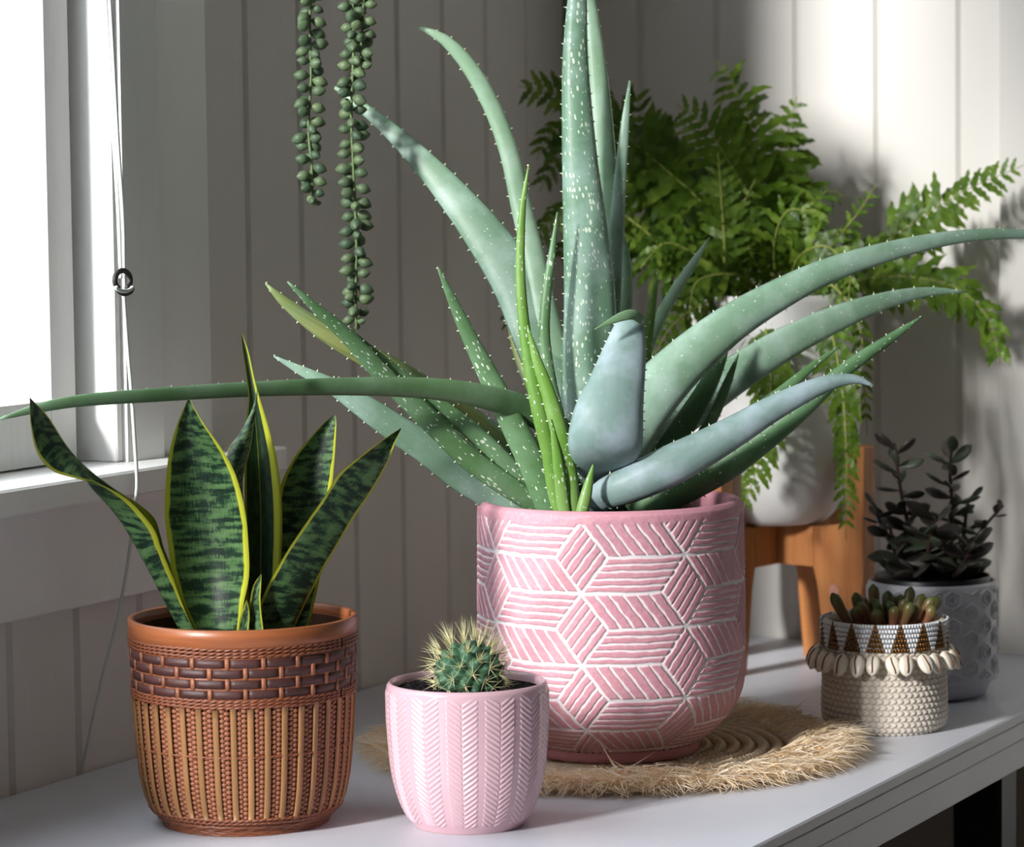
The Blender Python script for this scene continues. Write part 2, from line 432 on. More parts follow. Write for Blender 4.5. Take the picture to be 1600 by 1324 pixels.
relief_pot('body', dp, C1, ang, cube_pattern, t.m, pot)
M['pink'] = plain('pink_matte', S(207,146,158), .6, .35, .06, 60, .0003, 250)
zr = outer[0][1]; zf = outer[-1][1]
M['terra'] = plain('raw_clay', S(176,126,110), .85, .15, .12, 60)
mk('rim', *lathe([(203*K1, zr), (200*K1, zr+.0018), (194*K1, zr+.002), (186*K1, zr+.0006), (184.5*K1, zr-.004), (184*K1, zr-.06)], C1, 128), M['pink'], pot)
mk('foot', *lathe([(139.5*K1, zf), (138*K1, zf-.002), (137*K1, .004), (135*K1, 0), (60*K1, 0)], C1, 96), M['pink'], pot)

# --- small glossy pink pot
C2 = G(732.5, 1288); D2 = depth_of(C2); K2 = D2/FPX
pot2 = thing('plant_pot', C2, 'small glossy pale pink pot with embossed herringbone holding the cactus', 'plant pot')
outer = pot_prof([(123, 1063), (125.5, 1067), (126, 1090), (125.5, 1120), (123, 1160), (118.5, 1205), (109, 1243), (98, 1268), (88, 1283), (85, 1287)], 732.5, D2)
ang, a2 = front_angles(C2, 640, 100); dp = dense_prof(outer, 260)
def herring(A, SS):
    th = np.degrees(A-a2); th = (th+180) % 360-180; per = 360/13.; q = ((th+4+per/2) % per)-per/2
    yy = 1063+SS/K2; s = np.abs(q)/per*2                 # 0 at the V, 1 at the rib
    ph = (yy+s*21)/8.6
    h = np.maximum(0, .5+.5*np.cos(2*pi*ph))**1.6
    m = (1-sm(s, .74, .84))*sm(s, .02, .06)*sm(yy+s*8, 1074, 1081)*(1-sm(yy, 1277, 1283))
    return .0008*h*m, h*m
t = NT('pink_glaze'); at = t.n('ShaderNodeAttribute', attribute_name='mask')
t.base(t.mixc(at.outputs['Fac'], S(219,180,190), S(226,192,200)), .26, .45); t.b.inputs['Coat Weight'].default_value = .25; t.b.inputs['Coat Roughness'].default_value = .12  # raised ridges tinted paler, their highlights painted into the glaze colour
M['glaze'] = t.m
relief_pot('body', dp, C2, ang, herring, t.m, pot2)
zr = outer[0][1]
mk('rim', *lathe([(123*K2, zr), (121*K2, zr+.0012), (118.5*K2, zr+.0006), (117*K2, zr-.003), (116*K2, zr-.035)], C2, 96), M['glaze'], pot2)
mk('base', *lathe([(85*K2, outer[-1][1]), (84*K2, .0), (30*K2, 0)], C2, 96), plain('biscuit', S(205,180,165), .8, .2), pot2)

# --- grey hexagon pot
C3 = G(1457, 1086); D3 = depth_of(C3); K3 = D3/FPX
pot3 = thing('plant_pot', C3, 'pale grey pot embossed with nested hexagons beside the wooden stand', 'plant pot')
outer = pot_prof([(98, 905), (100, 908), (100, 930), (100, 980), (100, 1030), (100, 1050), (99, 1056)], 1457, D3)
ang, a3 = front_angles(C3, 420, 60); dp = dense_prof(outer, 180)
def hexes(A, SS):
    th = ((np.degrees(A-a3)+180) % 360-180)*1.75; yy = SS/K3
    hw, hh = 28.6*1.10, 33.0*1.0; best = np.full(A.shape, 99.)
    per = 630/20.
    qx = th/per; col = np.round(qx)
    for dc in (-1, 0, 1):
        c_ = col+dc; dx = (qx-c_)*per
        yo = np.where(np.mod(c_, 2) == 1, 21., 0.); qy = yy-yo; r_ = np.round(qy/42.); dy = qy-r_*42
        d = np.maximum(np.abs(dx)*.5+np.abs(dy)*.866, np.abs(dx)); best = np.minimum(best, d)
    g = np.exp(-((best-6)/1.5)**2)+np.exp(-((best-12.0)/1.5)**2)
    g = g*sm(yy, 5, 10)*(1-sm(yy, 143, 147))
    return .0016*g, g
M['grey'] = plain('grey_ceramic', S(196,197,206), .5, .4, .02, 40)
relief_pot('body', dp, C3, ang, hexes, M['grey'], pot3)
zr = outer[0][1]; zf = outer[-1][1]
mk('rim', *lathe([(98*K3, zr), (96*K3, zr+.001), (93*K3, zr), (92*K3, zr-.004), (91.5*K3, zr-.05)], C3, 96), M['grey'], pot3)
mk('foot', *lathe([(99*K3, zf), (90*K3, zf-.0035), (89*K3, zf-.005), (84*K3, zf-.014), (76*K3, .005), (70*K3, 0), (20*K3, 0)], C3, 96), M['grey'], pot3)

# --- white fern pot on a wooden stand
C4g = G(1212, 1040); D4 = depth_of(C4g); K4 = D4/FPX
zpb = P(1212, 813, D4)[2]-BZ
C4 = C4g+np.array([0, 0, zpb])
pot4 = thing('plant_pot', C4, 'smooth matt white pot on a wooden stand holding the fern', 'plant pot')
out4 = [(h*K4, P(1212, y_, D4)[2]-BZ-zpb) for h, y_ in [(136, 458), (137, 470), (136, 560), (133, 640), (127, 705), (116, 752), (101, 785), (86, 804), (74, 812), (68, 813)]]
M['whitepot'] = plain('white_matt', S(222,221,219), .6, .3, .02, 20, .0002, 120)
pr = [(40*K4, out4[0][1]-.05), (127*K4, out4[0][1]-.05), (129*K4, out4[0][1]-.004), (132*K4, out4[0][1]+.001)]+list(dense_prof(out4, 40))+[(0.001, 0)]
mk('body', *lathe(pr, C4, 96), M['whitepot'], pot4)
st = thing('plant_stand', C4g, 'warm brown wooden plant stand with four legs under the white pot', 'plant stand')
t = NT('acacia_wood'); v_ = t.coord('Object', (14, 14, 1.6)); nz = t.noise(v_, 6, 6, .6); n2 = t.noise(t.coord('Object'), 9, 2)
t.base(t.mixc(n2, t.ramp(nz, [(.3, S(138,88,46)), (.5, S(180,124,70)), (.7, S(198,144,88))]), S(158,92,48)), .48, .4); t.bump(nz, .0003)
M['wood'] = t.m
def extrude2d(poly, org, ex, ez, en, th):
    """polygon in the (ex, ez) plane, thickness th along en, centred"""
    org = np.array(org); n = len(poly); v = []
    for s in (-.5, .5):
        for a, b in poly: v.append(org+a*np.array(ex)+b*np.array(ez)+s*th*np.array(en))
    f = [list(range(n))[::-1], [n+i for i in range(n)]]+[[i, (i+1) % n, n+(i+1) % n, n+i] for i in range(n)]
    return v, f
camr = norm([CR[0], CR[1], 0]); camf = norm([CF[0], CF[1], 0]); Z = np.array([0, 0, 1.])
zt = P(1358, 686, D4)[2]-BZ
sa = radians(-38)
dirs = [cos(sa+i*pi/2)*camr+sin(sa+i*pi/2)*camf for i in range(4)]
bar_t, bar_b = zpb-.0005, zpb-.040
for d_ in dirs:
    n_ = np.cross(Z, d_)
    poly = [(.066, .0), (.092, 0), (.1075, bar_b-.012), (.1085, zt), (.0872, zt), (.0872, zpb+.004), (.060, bar_t), (.050, bar_t), (.050, bar_b), (.055, bar_b-.02)]
    lg = mk('leg', *extrude2d(poly, C4g, d_, Z, n_, .021), M['wood'], st, False)
    b_ = lg.modifiers.new('bevel', 'BEVEL'); b_.width = .0015; b_.segments = 2; b_.limit_method = 'ANGLE'
    mk('wood_plug', *tube([C4g+d_*.075+Z*(bar_b-.022)+n_*s_ for s_ in (-.0112, .0112)], .006, 16), M['terra'], lg, False)
for i, (d_, zz0, zz1) in enumerate(((dirs[0], bar_b, bar_t-.0), (dirs[1], bar_b, bar_t))):
    n_ = np.cross(Z, d_)
    if i == 0: segs = ((-.0498, .0498),)
    else: segs = ((-.0498, -.0108), (.0108, .0498))
    for s0, s1_ in segs:
        mk('crossbar', *extrude2d([(s0, zz0), (s1_, zz0), (s1_, zz1), (s0, zz1)], C4g, d_, Z, n_, .0195), M['wood'], st, False)

# ------------------------------------------------------------------ woven basket
C5 = G(385, 1282); D5 = depth_of(C5); K5 = D5/FPX
bk = thing('woven_basket', C5, 'brown woven cane basket with dark plaited band holding the snake plant', 'basket')
prow = pot_prof([(175.5, 958), (175, 985), (173.5, 1030), (171.5, 1080), (168.5, 1130), (165, 1175), (161, 1210), (153.5, 1243), (146, 1257), (133, 1266)], 385, D5)
PB = np.array(prow)[::-1]
def rz(z): return float(np.interp(z, PB[:, 1], PB[:, 0]))
def zy(y_): return P(385, y_, D5)[2]-BZ
def ringpt(a, z, off=0): r = rz(z)+off; return np.array([C5[0]+r*cos(a), C5[1]+r*sin(a), C5[2]+z])
def cane(name, c1, c2, rough=.38, stretch=(1, 1, 1), sc=30):
    t = NT(name); nz = t.noise(t.coord('Object', stretch), sc, 5, .6); oi = t.n('ShaderNodeObjectInfo')
    c = t.mixc(nz, c1, c2); hs = t.n('ShaderNodeHueSaturation'); t.l(c, hs.inputs['Color'])
    t.l(t.math('MULTIPLY_ADD', oi.outputs['Random'], .35), hs.inputs['Value']); hs.inputs['Value'].links[0].from_node.inputs[2].default_value = .82
    t.base(hs.outputs[0], rough, .45); t.bump(nz, .0004); return t.m
M['hoop'] = cane('hoop_bamboo', S(104,54,32), S(176,106,64), .34, (1, 1, 14), 14)
M['slat'] = cane('slat_bamboo', S(128,88,52), S(162,118,76), .45, (1, 1, .12), 160)
M['twine'] = cane('cane_twine', S(100,54,36), S(142,84,56), .42, (1, 1, 1), 200)
M['dark'] = cane('dark_strip', S(56,32,30), S(84,50,46), .5, (1, 1, 9), 60)
M['weave'] = cane('fine_weave', S(122,74,50), S(156,98,70), .5, (1, 1, 1), 220)
M['inner'] = plain('inner_cane', S(70,40,24), .7, .2, .3, 80)  # darker brown cane for the lining, shell and underside
ztop = zy(958)
hp = []
for off, z in ((.0004, ztop-.0132), (.0012, ztop-.0126), (.0014, ztop-.006), (.0012, ztop-.0006), (.0004, ztop), (-.0026, ztop), (-.0032, ztop-.0006), (-.0034, ztop-.006), (-.0034, ztop-.016)): hp.append((rz(z)+off, z))
# the bent bamboo hoop is about 12.5 mm high
mk('hoop', *lathe(hp, C5, 128), M['hoop'], bk)
mk('lining', *lathe([(rz(z)-.0045, z) for z in np.linspace(ztop-.008, .012, 24)]+[(.03, .012)], C5, 96), M['inner'], bk)
mk('shell', *lathe([(rz(z)-.0028, z) for z in np.linspace(ztop-.008, zy(1266), 30)], C5, 120), M['inner'], bk)
def twine(z0, n, dz, amp=.0007, r=.0010, waves=44, name='twine'):
    m = MB()
    for i in range(n):
        z = z0-i*dz; N = waves*6; a = np.linspace(0, 2*pi, N, endpoint=False)
        for ph in (0, pi):
            m.add(*tube([ringpt(q, z+.0006*sin(q*waves+ph)+.0002*sin(q*7+i), .0004+amp*cos(q*waves+ph)) for q in a], r, 5, True))
    return m.build(name, M['twine'], bk)
# the photograph shows heights on the near face: convert those with the near-face offset
dy_near = 982.6-958
def zn(y_): return zy(y_-dy_near*(1+.0006*(y_-982.6)))
twine(zn(1012), 3, .0026)
zrow = [zn(q) for q in (1034.5, 1050, 1066.5, 1082.5)]
def patch(z0, z1, a0_, a1_, off, bulge, th=.0010, n=6):
    """a flat strip lying on the basket wall, bowed outward in the middle"""
    v = []
    for zi in (z0, z1):
        for j in range(n+1):
            u = j/n; a = a0_+(a1_-a0_)*u; o = off+bulge*sin(pi*u)
            v.append(ringpt(a, zi, o)); v.append(ringpt(a, zi, o-th))
    m = 2*(n+1); f = []
    for j in range(n):
        b = 2*j; f += [[b, b+2, m+b+2, m+b], [b+1, m+b+1, m+b+3, b+3], [b, b+1, b+3, b+2], [m+b, m+b+2, m+b+3, m+b+1]]
    f += [[0, m, m+1, 1], [2*n, 2*n+1, m+2*n+1, m+2*n]]
    return v, f
base_a = atan2(CAM[1]-C5[1], CAM[0]-C5[0])
NB = 20
for r_, z in enumerate(zrow):
    for k in range(NB):
        a = base_a+(k+.5*(r_ % 2)+.05)*2*pi/NB; hwid = 2*pi/NB*.5
        mk('dark_strip', *patch(z-.0033, z+.0033, a-hwid*.88, a+hwid*.88, .0003, .0008), M['dark'], bk)
        mk('stave', *patch(z-.0044, z+.0044, a+hwid-.020, a+hwid+.020, .0010, .0004, .0010, 3), M['weave'], bk)
for z in zrow:                                      # light edges above and below each dark strip
    for s_ in (-1, 1):
        mk('edge_cane', *tube([ringpt(q, z+s_*.0037, .0002) for q in np.linspace(0, 2*pi, 120, endpoint=False)], .0006, 5, True), M['hoop'], bk)
twine(zn(1092), 3, .0024)
zs0, zs1 = zn(1104), zy(1253)
def slat(a, z0, z1, wd, off, th=.0013):
    m = 12; v = []
    for z in np.linspace(z0, z1, m):
        r = rz(z)+off; hw = wd/2/r
        for da, o in ((-hw, -.0006), (-hw*.7, .0), (hw*.7, .0), (hw, -.0006), (hw, -th), (-hw, -th)): v.append(ringpt(a+da, z, off+o))
    f = grid_faces(m, 6, True)+[[0,1,2,3,4,5], [(m-1)*6+i for i in range(5, -1, -1)]]
    return v, f
NS = 40
for k in range(NS):
    a = base_a+(k+.35)*2*pi/NS+random.uniform(-.008, .008)
    mk('slat', *slat(a, zs0+random.uniform(-.001, .0025), zs1+random.uniform(-.002, .001), .0047, .0014), M['slat'], bk)
m = MB(); m2 = MB(); nrow = 23
for k in range(NS):
    for c_ in range(2):
        a = base_a+(k+.35+.36+.28*c_)*2*pi/NS; dz = (zs0-zs1)/nrow
        m2.add(*slat(a, zs0, zs1, .0016, -.0004, .0012))
        for r_ in range(nrow):
            z = zs0-(r_+.5+(.5 if (c_+k) % 2 else 0))*dz
            m.add(*patch(z-dz*.34, z+dz*.34, a-.034, a+.034, -.0012, .0017, .0008, 4))
tag(m.build('weave', M['weave'], bk), kind='stuff'); tag(m2.build('weave_rib', M['weave'], bk), kind='stuff')
twine(zn(1181), 1, .002, .0006, .0007, 40)
twine(zy(1253), 3, .0028, .0006, .0011)
m = MB()
for i, (h, y_) in enumerate(((137, 1266), (133, 1269), (130, 1272.5), (129, 1276), (128, 1279.5))):
    m.add(*tube([[C5[0]+h*K5*cos(q), C5[1]+h*K5*sin(q), C5[2]+P(385, y_, D5)[2]-BZ+.0004*sin(q*30+i*2)] for q in np.linspace(0, 2*pi, 180, endpoint=False)], .0014, 6, True))
m.build('foot', M['twine'], bk)
v, f = disc(C5+np.array([0, 0, .002]), 120*K5, 48, 2); mk('underside', v, f, M['inner'], bk)

# ------------------------------------------------------------------ aloe
def aloe_mat(name, lo, hi, bloom, spots=.0, yellow=0, rough=.42, trans=.12):
    """lo/hi: skin greens; bloom: waxy pale film; spots: amount of white flecks (UV: metres along, metres across)"""
    t = NT(name); uv = t.coord('UV', (1, 1, 1)); obj = t.coord('Object')
    n1 = t.noise(t.coord('UV', (14, 130, 1)), 1, 4, .6); n2 = t.noise(obj, 22, 4, .6)
    c = t.mixc(n1, lo, hi); c = t.mixc(t.ramp(n2, [(.42, (0,0,0,1)), (.62, (1,1,1,1))]), c, bloom)
    if yellow:
        ny = t.noise(t.coord('UV', (6, 240, 1)), 1, 3); c = t.mixc(t.ramp(ny, [(.5, (0,0,0,1)), (.62, (yellow*.55,)*3+(1,))]), c, S(164,168,100))
    if spots:
        vo = t.n('ShaderNodeTexVoronoi', feature='F1'); vo.inputs['Scale'].default_value = 1; t.l(t.coord('UV', (170, 780, 1)), vo.inputs['Vector'])
        vcol = t.n('ShaderNodeSeparateColor'); t.l(vo.outputs['Color'], vcol.inputs[0]); cl = t.noise(t.coord('UV', (30, 60, 1)), 1, 2); r_ = t.math('MULTIPLY', t.math('MULTIPLY', cl, vcol.outputs[0]), .95*spots)
        k_ = t.math('LESS_THAN', vo.outputs['Distance'], r_)
        c = t.mixc(k_, c, S(208,222,200))
    t.base(c, rough, .4); t.b.inputs['Coat Weight'].default_value = .08; t.b.inputs['Coat Roughness'].default_value = .3
    t.bump(n1, .0003); t.translucent(c, trans); return t.m
AM = {
 'pale': aloe_mat('aloe_pale', S(112,146,120), S(136,168,142), S(158,186,170), .38),
 'spot': aloe_mat('aloe_spotted', S(96,134,108), S(122,156,130), S(146,176,162), .8),
 'mint': aloe_mat('aloe_mint', S(138,176,140), S(164,196,164), S(176,206,180), .25, trans=.2),
 'blue': aloe_mat('aloe_blue', S(104,136,122), S(146,168,168), S(164,182,190), .0, rough=.58),
 'green': aloe_mat('aloe_green', S(74,112,70), S(104,142,92), S(112,148,108), .75),
 'mid': aloe_mat('aloe_mid', S(82,118,78), S(112,148,100), S(118,152,116), .0),
 'deep': aloe_mat('aloe_deep', S(64,100,62), S(86,124,78), S(100,136,98), .35),
 'fresh': aloe_mat('aloe_fresh', S(92,140,52), S(124,168,74), S(132,170,92), .6, trans=.25),
 'yell': aloe_mat('aloe_yellowed', S(92,110,62), S(128,142,84), S(116,138,96), .0, 1.0),
}
M['tooth'] = plain('aloe_tooth', S(206,218,184), .5, .3)
VIEWR = CR
aloe = thing('aloe_plant', C1+np.array([0, 0, .14]), 'large spreading aloe with long toothed leaves in the carved pink pot', 'plant')
def aloe_leaf(rows, mat, kf=.5, kb=.25, teeth=22, roll=0, n=40, rim=1.0, tsz=1.0):
    q = resample(np.array(rows, float), n)             # x, y, half-width, depth from base to tip
    q[:, 2] = np.maximum(q[:, 2], .6)
    c = np.array([P(a, b, d) for a, b, _, d in q]); T = np.gradient(c, axis=0); hw = q[:, 2]*q[:, 3]/FPX
    m = 16; v = []; uv = []; L = np.r_[0, np.cumsum(np.linalg.norm(np.diff(c, axis=0), axis=1))]
    edges = []; off = random.uniform(0, 5)
    for i in range(n):
        t_ = norm(T[i]); vd = norm(CAM-c[i])
        # at a strongly foreshortened station keep the side vector in the picture plane
        ti = t_-vd*(t_ @ vd); 
        s = norm(np.cross(ti, vd)); nn = vd
        ro = roll if not callable(roll) else roll(i/(n-1))
        s, nn = cos(ro)*s+sin(ro)*nn, -sin(ro)*s+cos(ro)*nn
        for k in range(m):
            a = 2*pi*k/m; cs, sn = cos(a), sin(a)
            prof = sn*kf if sn >= 0 else sn*kb
            # sharpen the margins a little
            v.append(c[i]+hw[i]*(cs*s*(1+.0*abs(cs))+prof*nn)); uv.append((L[i]+off, hw[i]*a/2))
        edges.append((c[i]+hw[i]*s, c[i]-hw[i]*s, s, t_))
    f = grid_faces(n, m, True)+[list(range(m))[::-1], [(n-1)*m+k for k in range(m)]]
    o = mk('leaf', v, f, AM[mat], aloe, uv=uv)
    if teeth:
        mb = MB(); step = teeth*rows[0][3]/FPX
        for side in (0, 1):
            nxt = step*random.uniform(.5, 1)
            for i in range(1, n):
                while L[i] > nxt and L[i] > 0:
                    u = (nxt-L[i-1])/(L[i]-L[i-1]); p = edges[i-1][side]*(1-u)+edges[i][side]*u
                    sg = 1 if side == 0 else -1; out = edges[i][2]*sg; t_ = edges[i][3]; nn = np.cross(out, t_)
                    h = .0019*tsz*random.uniform(.8, 1.25)*(min(1, hw[i]/.006)*.6+.4); bw = .0010*tsz
                    p = p-out*.0006
                    mb.add([p-t_*bw, p+t_*bw, p+nn*bw*.8, p-nn*bw*.8, p+out*(h+.0006)+t_*h*.35], [[0,2,4],[2,1,4],[1,3,4],[3,0,4]])
                    nxt += step*random.uniform(.8, 1.2)
        if mb.n: tag(mb.build('teeth', M['tooth'], o, False), kind='stuff')
    return o
b = D1
LV = [
 ('spot', [(918,800,36,b-.01),(915,700,40,b-.005),(918,600,41,b),(922,480,41,b),(916,380,36,b),(906,250,28,b),(899,100,20.5,b+.005),(902,0,15.5,b+.01),(910,-110,8,b+.015),(916,-190,1,b+.02)], dict(teeth=26, kf=.55, kb=.1, n=56)),
 ('mint', [(930,800,24,b+.03),(940,640,24,b+.035),(950,420,20,b+.04),(946,300,20,b+.045),(939,180,18,b+.05),(930,80,14,b+.055),(921,0,9.5,b+.06),(912,-70,2,b+.06)], dict(teeth=26)),
 ('pale', [(940,800,18,b+.01),(948,600,16,b+.012),(958,450,13.5,b+.016),(963,360,12,b+.02),(969,280,9.5,b+.025),(977,190,6.5,b+.03),(984,126,1.5,b+.035)], dict(teeth=30)),
 ('mint', [(945,800,16,b+.03),(960,640,15,b+.04),(976,500,11,b+.05),(979,430,9,b+.055),(972,370,5,b+.06),(964,325,1,b+.06)], dict(teeth=30)),
 ('mint', [(915,800,24,b+.03),(900,680,28,b+.04),(878,600,27,b+.045),(855,510,22,b+.05),(835,410,18,b+.06),(815,325,16.5,b+.07),(796,240,15,b+.075),(768,165,14,b+.08),(732,102,12.5,b+.08),(692,60,8.5,b+.08),(655,43,2.5,b+.08)], dict(teeth=30)),
 ('pale', [(905,800,22,b+.02),(888,690,29,b+.03),(868,610,34,b+.04),(840,525,39,b+.05),(805,440,38,b+.06),(758,368,33,b+.07),(708,305,26,b+.08),(658,250,19,b+.09),(608,202,13,b+.10),(560,163,8,b+.11),(523,136,2,b+.12)], dict(teeth=28, kf=.28, kb=-.05)),
 ('yell', [(880,800,18,b+.0),(830,745,20,b-.01),(745,665,20,b-.02),(645,597,20,b-.03),(565,552,17.5,b-.035),(505,517,14.5,b-.04),(445,472,8.5,b-.045),(415,443,1.5,b-.045)], dict(teeth=28)),
 ('green', [(865,805,13,b-.05),(812,772,17,b-.06),(738,720,18,b-.07),(662,648,17,b-.08),(602,590,15,b-.085),(545,528,12,b-.09),(490,478,7.5,b-.095),(449,440,1.5,b-.10)], dict(teeth=28)),
 ('green', [(885,808,13,b-.045),(850,788,15,b-.05),(794,730,16,b-.06),(738,675,14.5,b-.065),(664,618,12.5,b-.07),(600,566,9,b-.075),(560,528,4,b-.08),(545,512,1,b-.08)], dict(teeth=22)),
 ('mid', [(930,770,24,b-.02),(890,690,23,b-.04),(830,644,21.5,b-.06),(760,621,19,b-.09),(680,608,17,b-.115),(560,604,14.5,b-.15),(400,608,12,b-.195),(250,617,11,b-.235),(120,627,9.5,b-.265),(60,638,7.5,b-.28),(0,655,2,b-.295)], dict(teeth=36, kf=.75, kb=.6, n=60, tsz=.8)),
 ('pale', [(850,815,16,b-.03),(795,790,22,b-.03),(719,742,25,b-.03),(674,706,25,b-.03),(625,674,23,b-.03),(570,636,19,b-.03),(520,604,13,b-.03),(470,579,7.5,b-.03),(428,557,1.5,b-.03)], dict(teeth=28, kf=.3, kb=.1)),
 ('blue', [(890,800,20,b+.01),(850,770,24,b+.01),(806,722,28,b+.01),(758,678,26,b+.01),(712,642,19,b+.01),(668,612,9,b+.01),(640,596,1.5,b+.01)], dict(teeth=26, kf=.3, kb=.1)),
 ('green', [(868,815,20,b-.055),(853,775,23,b-.06),(830,720,22.5,b-.065),(800,660,20,b-.07),(770,600,17,b-.075),(735,530,12.5,b-.08),(705,465,7.5,b-.085),(684,417,1.5,b-.09)], dict(teeth=34)),
 ('fresh', [(880,812,9,b-.07),(868,780,10.5,b-.07),(858,710,12,b-.075),(842,640,12.5,b-.08),(828,570,11,b-.08),(818,500,9,b-.08),(813,420,7.5,b-.08),(816,330,5.5,b-.08),(826,258,1.2,b-.08)], dict(teeth=26, kf=.7)),
 ('green', [(895,800,10,b-.03),(880,690,11,b-.03),(860,600,10.5,b-.03),(851,530,9,b-.03),(853,470,8,b-.03),(862,400,5.8,b-.03),(871,331,1.2,b-.03)], dict(teeth=26, kf=.7)),
 ('fresh', [(898,815,11,b-.085),(893,785,13,b-.085),(888,740,14,b-.085),(875,680,14,b-.09),(855,610,11,b-.09),(838,560,7.5,b-.09),(824,508,1.2,b-.09)], dict(teeth=34, kf=.6)),
 ('fresh', [(885,815,9,b-.09),(880,790,10,b-.09),(875,750,9.5,b-.092),(868,700,6.5,b-.094),(860,655,1.2,b-.095)], dict(teeth=0, kf=.5)),
 ('fresh', [(905,818,9,b-.10),(912,790,10,b-.10),(920,755,7,b-.10),(927,726,1.5,b-.10)], dict(teeth=0, kf=.7)),
 ('blue', [(945,790,20,b-.02),(945,752,34,b-.05),(944,722,50,b-.085),(945,695,58,b-.10),(951,650,55,b-.105),(964,600,44,b-.10),(976,550,34,b-.092),(983,515,25,b-.09),(986,500,19,b-.09),(988,489,8,b-.09),(988,485,2,b-.09)], dict(teeth=15, kf=.5, kb=.2, n=60)),
 ('mid', [(1004,502,6,b-.10),(990,492,8,b-.108),(974,494,7.5,b-.112),(955,502,5,b-.115),(929,515,.8,b-.118)], dict(teeth=0, kf=.35, kb=.2, n=20)),
 ('blue', [(925,800,14,b-.05),(940,776,23,b-.075),(985,757,29,b-.085),(1047,728,32,b-.09),(1100,701,29,b-.09),(1150,673,25,b-.09),(1200,643,21,b-.09),(1260,612,16,b-.09),(1300,597,12,b-.09),(1338,593,7,b-.09),(1367,604,1.5,b-.09)], dict(teeth=28, kf=.75, kb=.4, n=56)),
 ('deep', [(985,805,18,b-.02),(1030,782,24,b-.03),(1080,756,26,b-.035),(1135,726,25,b-.04),(1200,680,21,b-.045),(1255,636,17,b-.05),(1300,595,13,b-.05),(1345,560,10.5,b-.05),(1400,523,7,b-.05),(1442,494,1.2,b-.05)], dict(teeth=28, kf=.7)),
 ('pale', [(940,790,34,b),(968,700,43,b),(1012,627,43,b),(1070,565,37,b+.005),(1135,511,31,b+.01),(1200,470,26,b+.015),(1290,425,20.5,b+.02),(1400,390,15,b+.03),(1500,370,10.5,b+.04),(1600,366,7.5,b+.05),(1690,382,1.5,b+.06)], dict(teeth=36, kf=.5, kb=.3, n=60)),
 ('pale', [(950,800,28,b+.03),(990,722,32,b+.04),(1060,652,33,b+.06),(1140,592,30,b+.08),(1220,541,26,b+.10),(1300,501,21,b+.12),(1380,471,14,b+.14),(1450,456,7.5,b+.16),(1512,456,1,b+.17)], dict(teeth=36, kf=.35, kb=.1)),
 ('deep', [(990,800,16,b+.01),(1030,722,18,b+.02),(1070,662,18,b+.03),(1102,610,15,b+.04),(1125,562,10,b+.05),(1141,519,1.5,b+.06)], dict(teeth=20)),
 ('deep', [(1040,780,10,b+.02),(1090,692,9.5,b+.03),(1115,650,9,b+.04),(1136,600,7,b+.05),(1154,553,1.2,b+.06)], dict(teeth=22)),
 ('mint', [(960,780,10,b+.06),(985,620,11,b+.07),(1012,540,10,b+.08),(1035,490,9,b+.09),(1056,452,8.5,b+.10),(1082,413,6.5,b+.11),(1109,371,1.2,b+.12)], dict(teeth=30)),
 ('fresh', [(970,780,10,b+.04),(1000,610,11,b+.05),(1012,525,9,b+.05),(1020,470,6,b+.05),(1029,423,1.2,b+.05)], dict(teeth=26)),
 ('green', [(1100,760,8,b+.01),(1180,645,10,b+.02),(1225,610,9,b+.03),(1270,572,6,b+.04),(1312,541,1.2,b+.05)], dict(teeth=0)),
 ('yell', [(890,800,14,b+.06),(850,640,15,b+.07),(816,560,12,b+.08),(796,485,8,b+.08),(781,418,1.5,b+.08)], dict(teeth=20)),
]
for mt, rows, kw in LV: aloe_leaf(rows, mt, **kw)
v, f = disc(C1+np.array([0, 0, P(957, 795, D1)[2]-C1[2]-.006]), 184*K1, 48, 10, .003); mk('soil', v, f, M['soil'], aloe)

# ------------------------------------------------------------------ snake plant
t = NT('snake_leaf'); tc = t.n('ShaderNodeTexCoord'); sp_ = t.n('ShaderNodeSeparateXYZ'); t.l(tc.outputs['UV'], sp_.inputs[0])
U_, V_ = sp_.outputs[0], sp_.outputs[1]
mp = t.n('ShaderNodeMapping'); mp.inputs['Scale'].default_value = (38, .46, 1); t.l(tc.outputs['UV'], mp.inputs[0])
big = t.noise(mp.outputs[0], 5.0, 3, .5)
mp2 = t.n('ShaderNodeMapping'); mp2.inputs['Scale'].default_value = (90, 26, 1); t.l(tc.outputs['UV'], mp2.inputs[0])
fine = t.noise(mp2.outputs[0], 1.6, 5, .7)
mix_ = t.math('ADD', big, t.math('MULTIPLY', t.math('SUBTRACT', fine, .5), .46))
c = t.ramp(mix_, [(.38, S(18,40,28)), (.465, S(30,58,40)), (.53, S(74,106,64)), (.75, S(100,134,86))])
ev = t.math('ABSOLUTE', t.math('SUBTRACT', V_, .5))
wv = t.noise(t.coord('UV', (20, 1, 1)), 2, 2); evw = t.math('ADD', ev, t.math('MULTIPLY', t.math('SUBTRACT', wv, .5), .06))
edge = t.ramp(evw, [(.435, (0,0,0,1)), (.45, (1,1,1,1))]); c = t.mixc(edge, c, S(196,200,62))
c = t.mixc(t.ramp(ev, [(.0, (.35,.35,.35,1)), (.09, (0,0,0,1))]), c, S(24,50,32))
t.base(c, .46, .35); t.b.inputs['Coat Weight'].default_value = .04; t.b.inputs['Coat Roughness'].default_value = .25; t.bump(fine, .0002); t.translucent(c, .16)
M['snake'] = t.m
t = NT('snake_leaf_dark'); nz = t.noise(t.coord('UV', (40, 3, 1)), 3, 4)
tc = t.n('ShaderNodeTexCoord'); sp_ = t.n('ShaderNodeSeparateXYZ'); t.l(tc.outputs['UV'], sp_.inputs[0])
c = t.ramp(nz, [(.4, S(22,44,26)), (.7, S(40,70,38))])
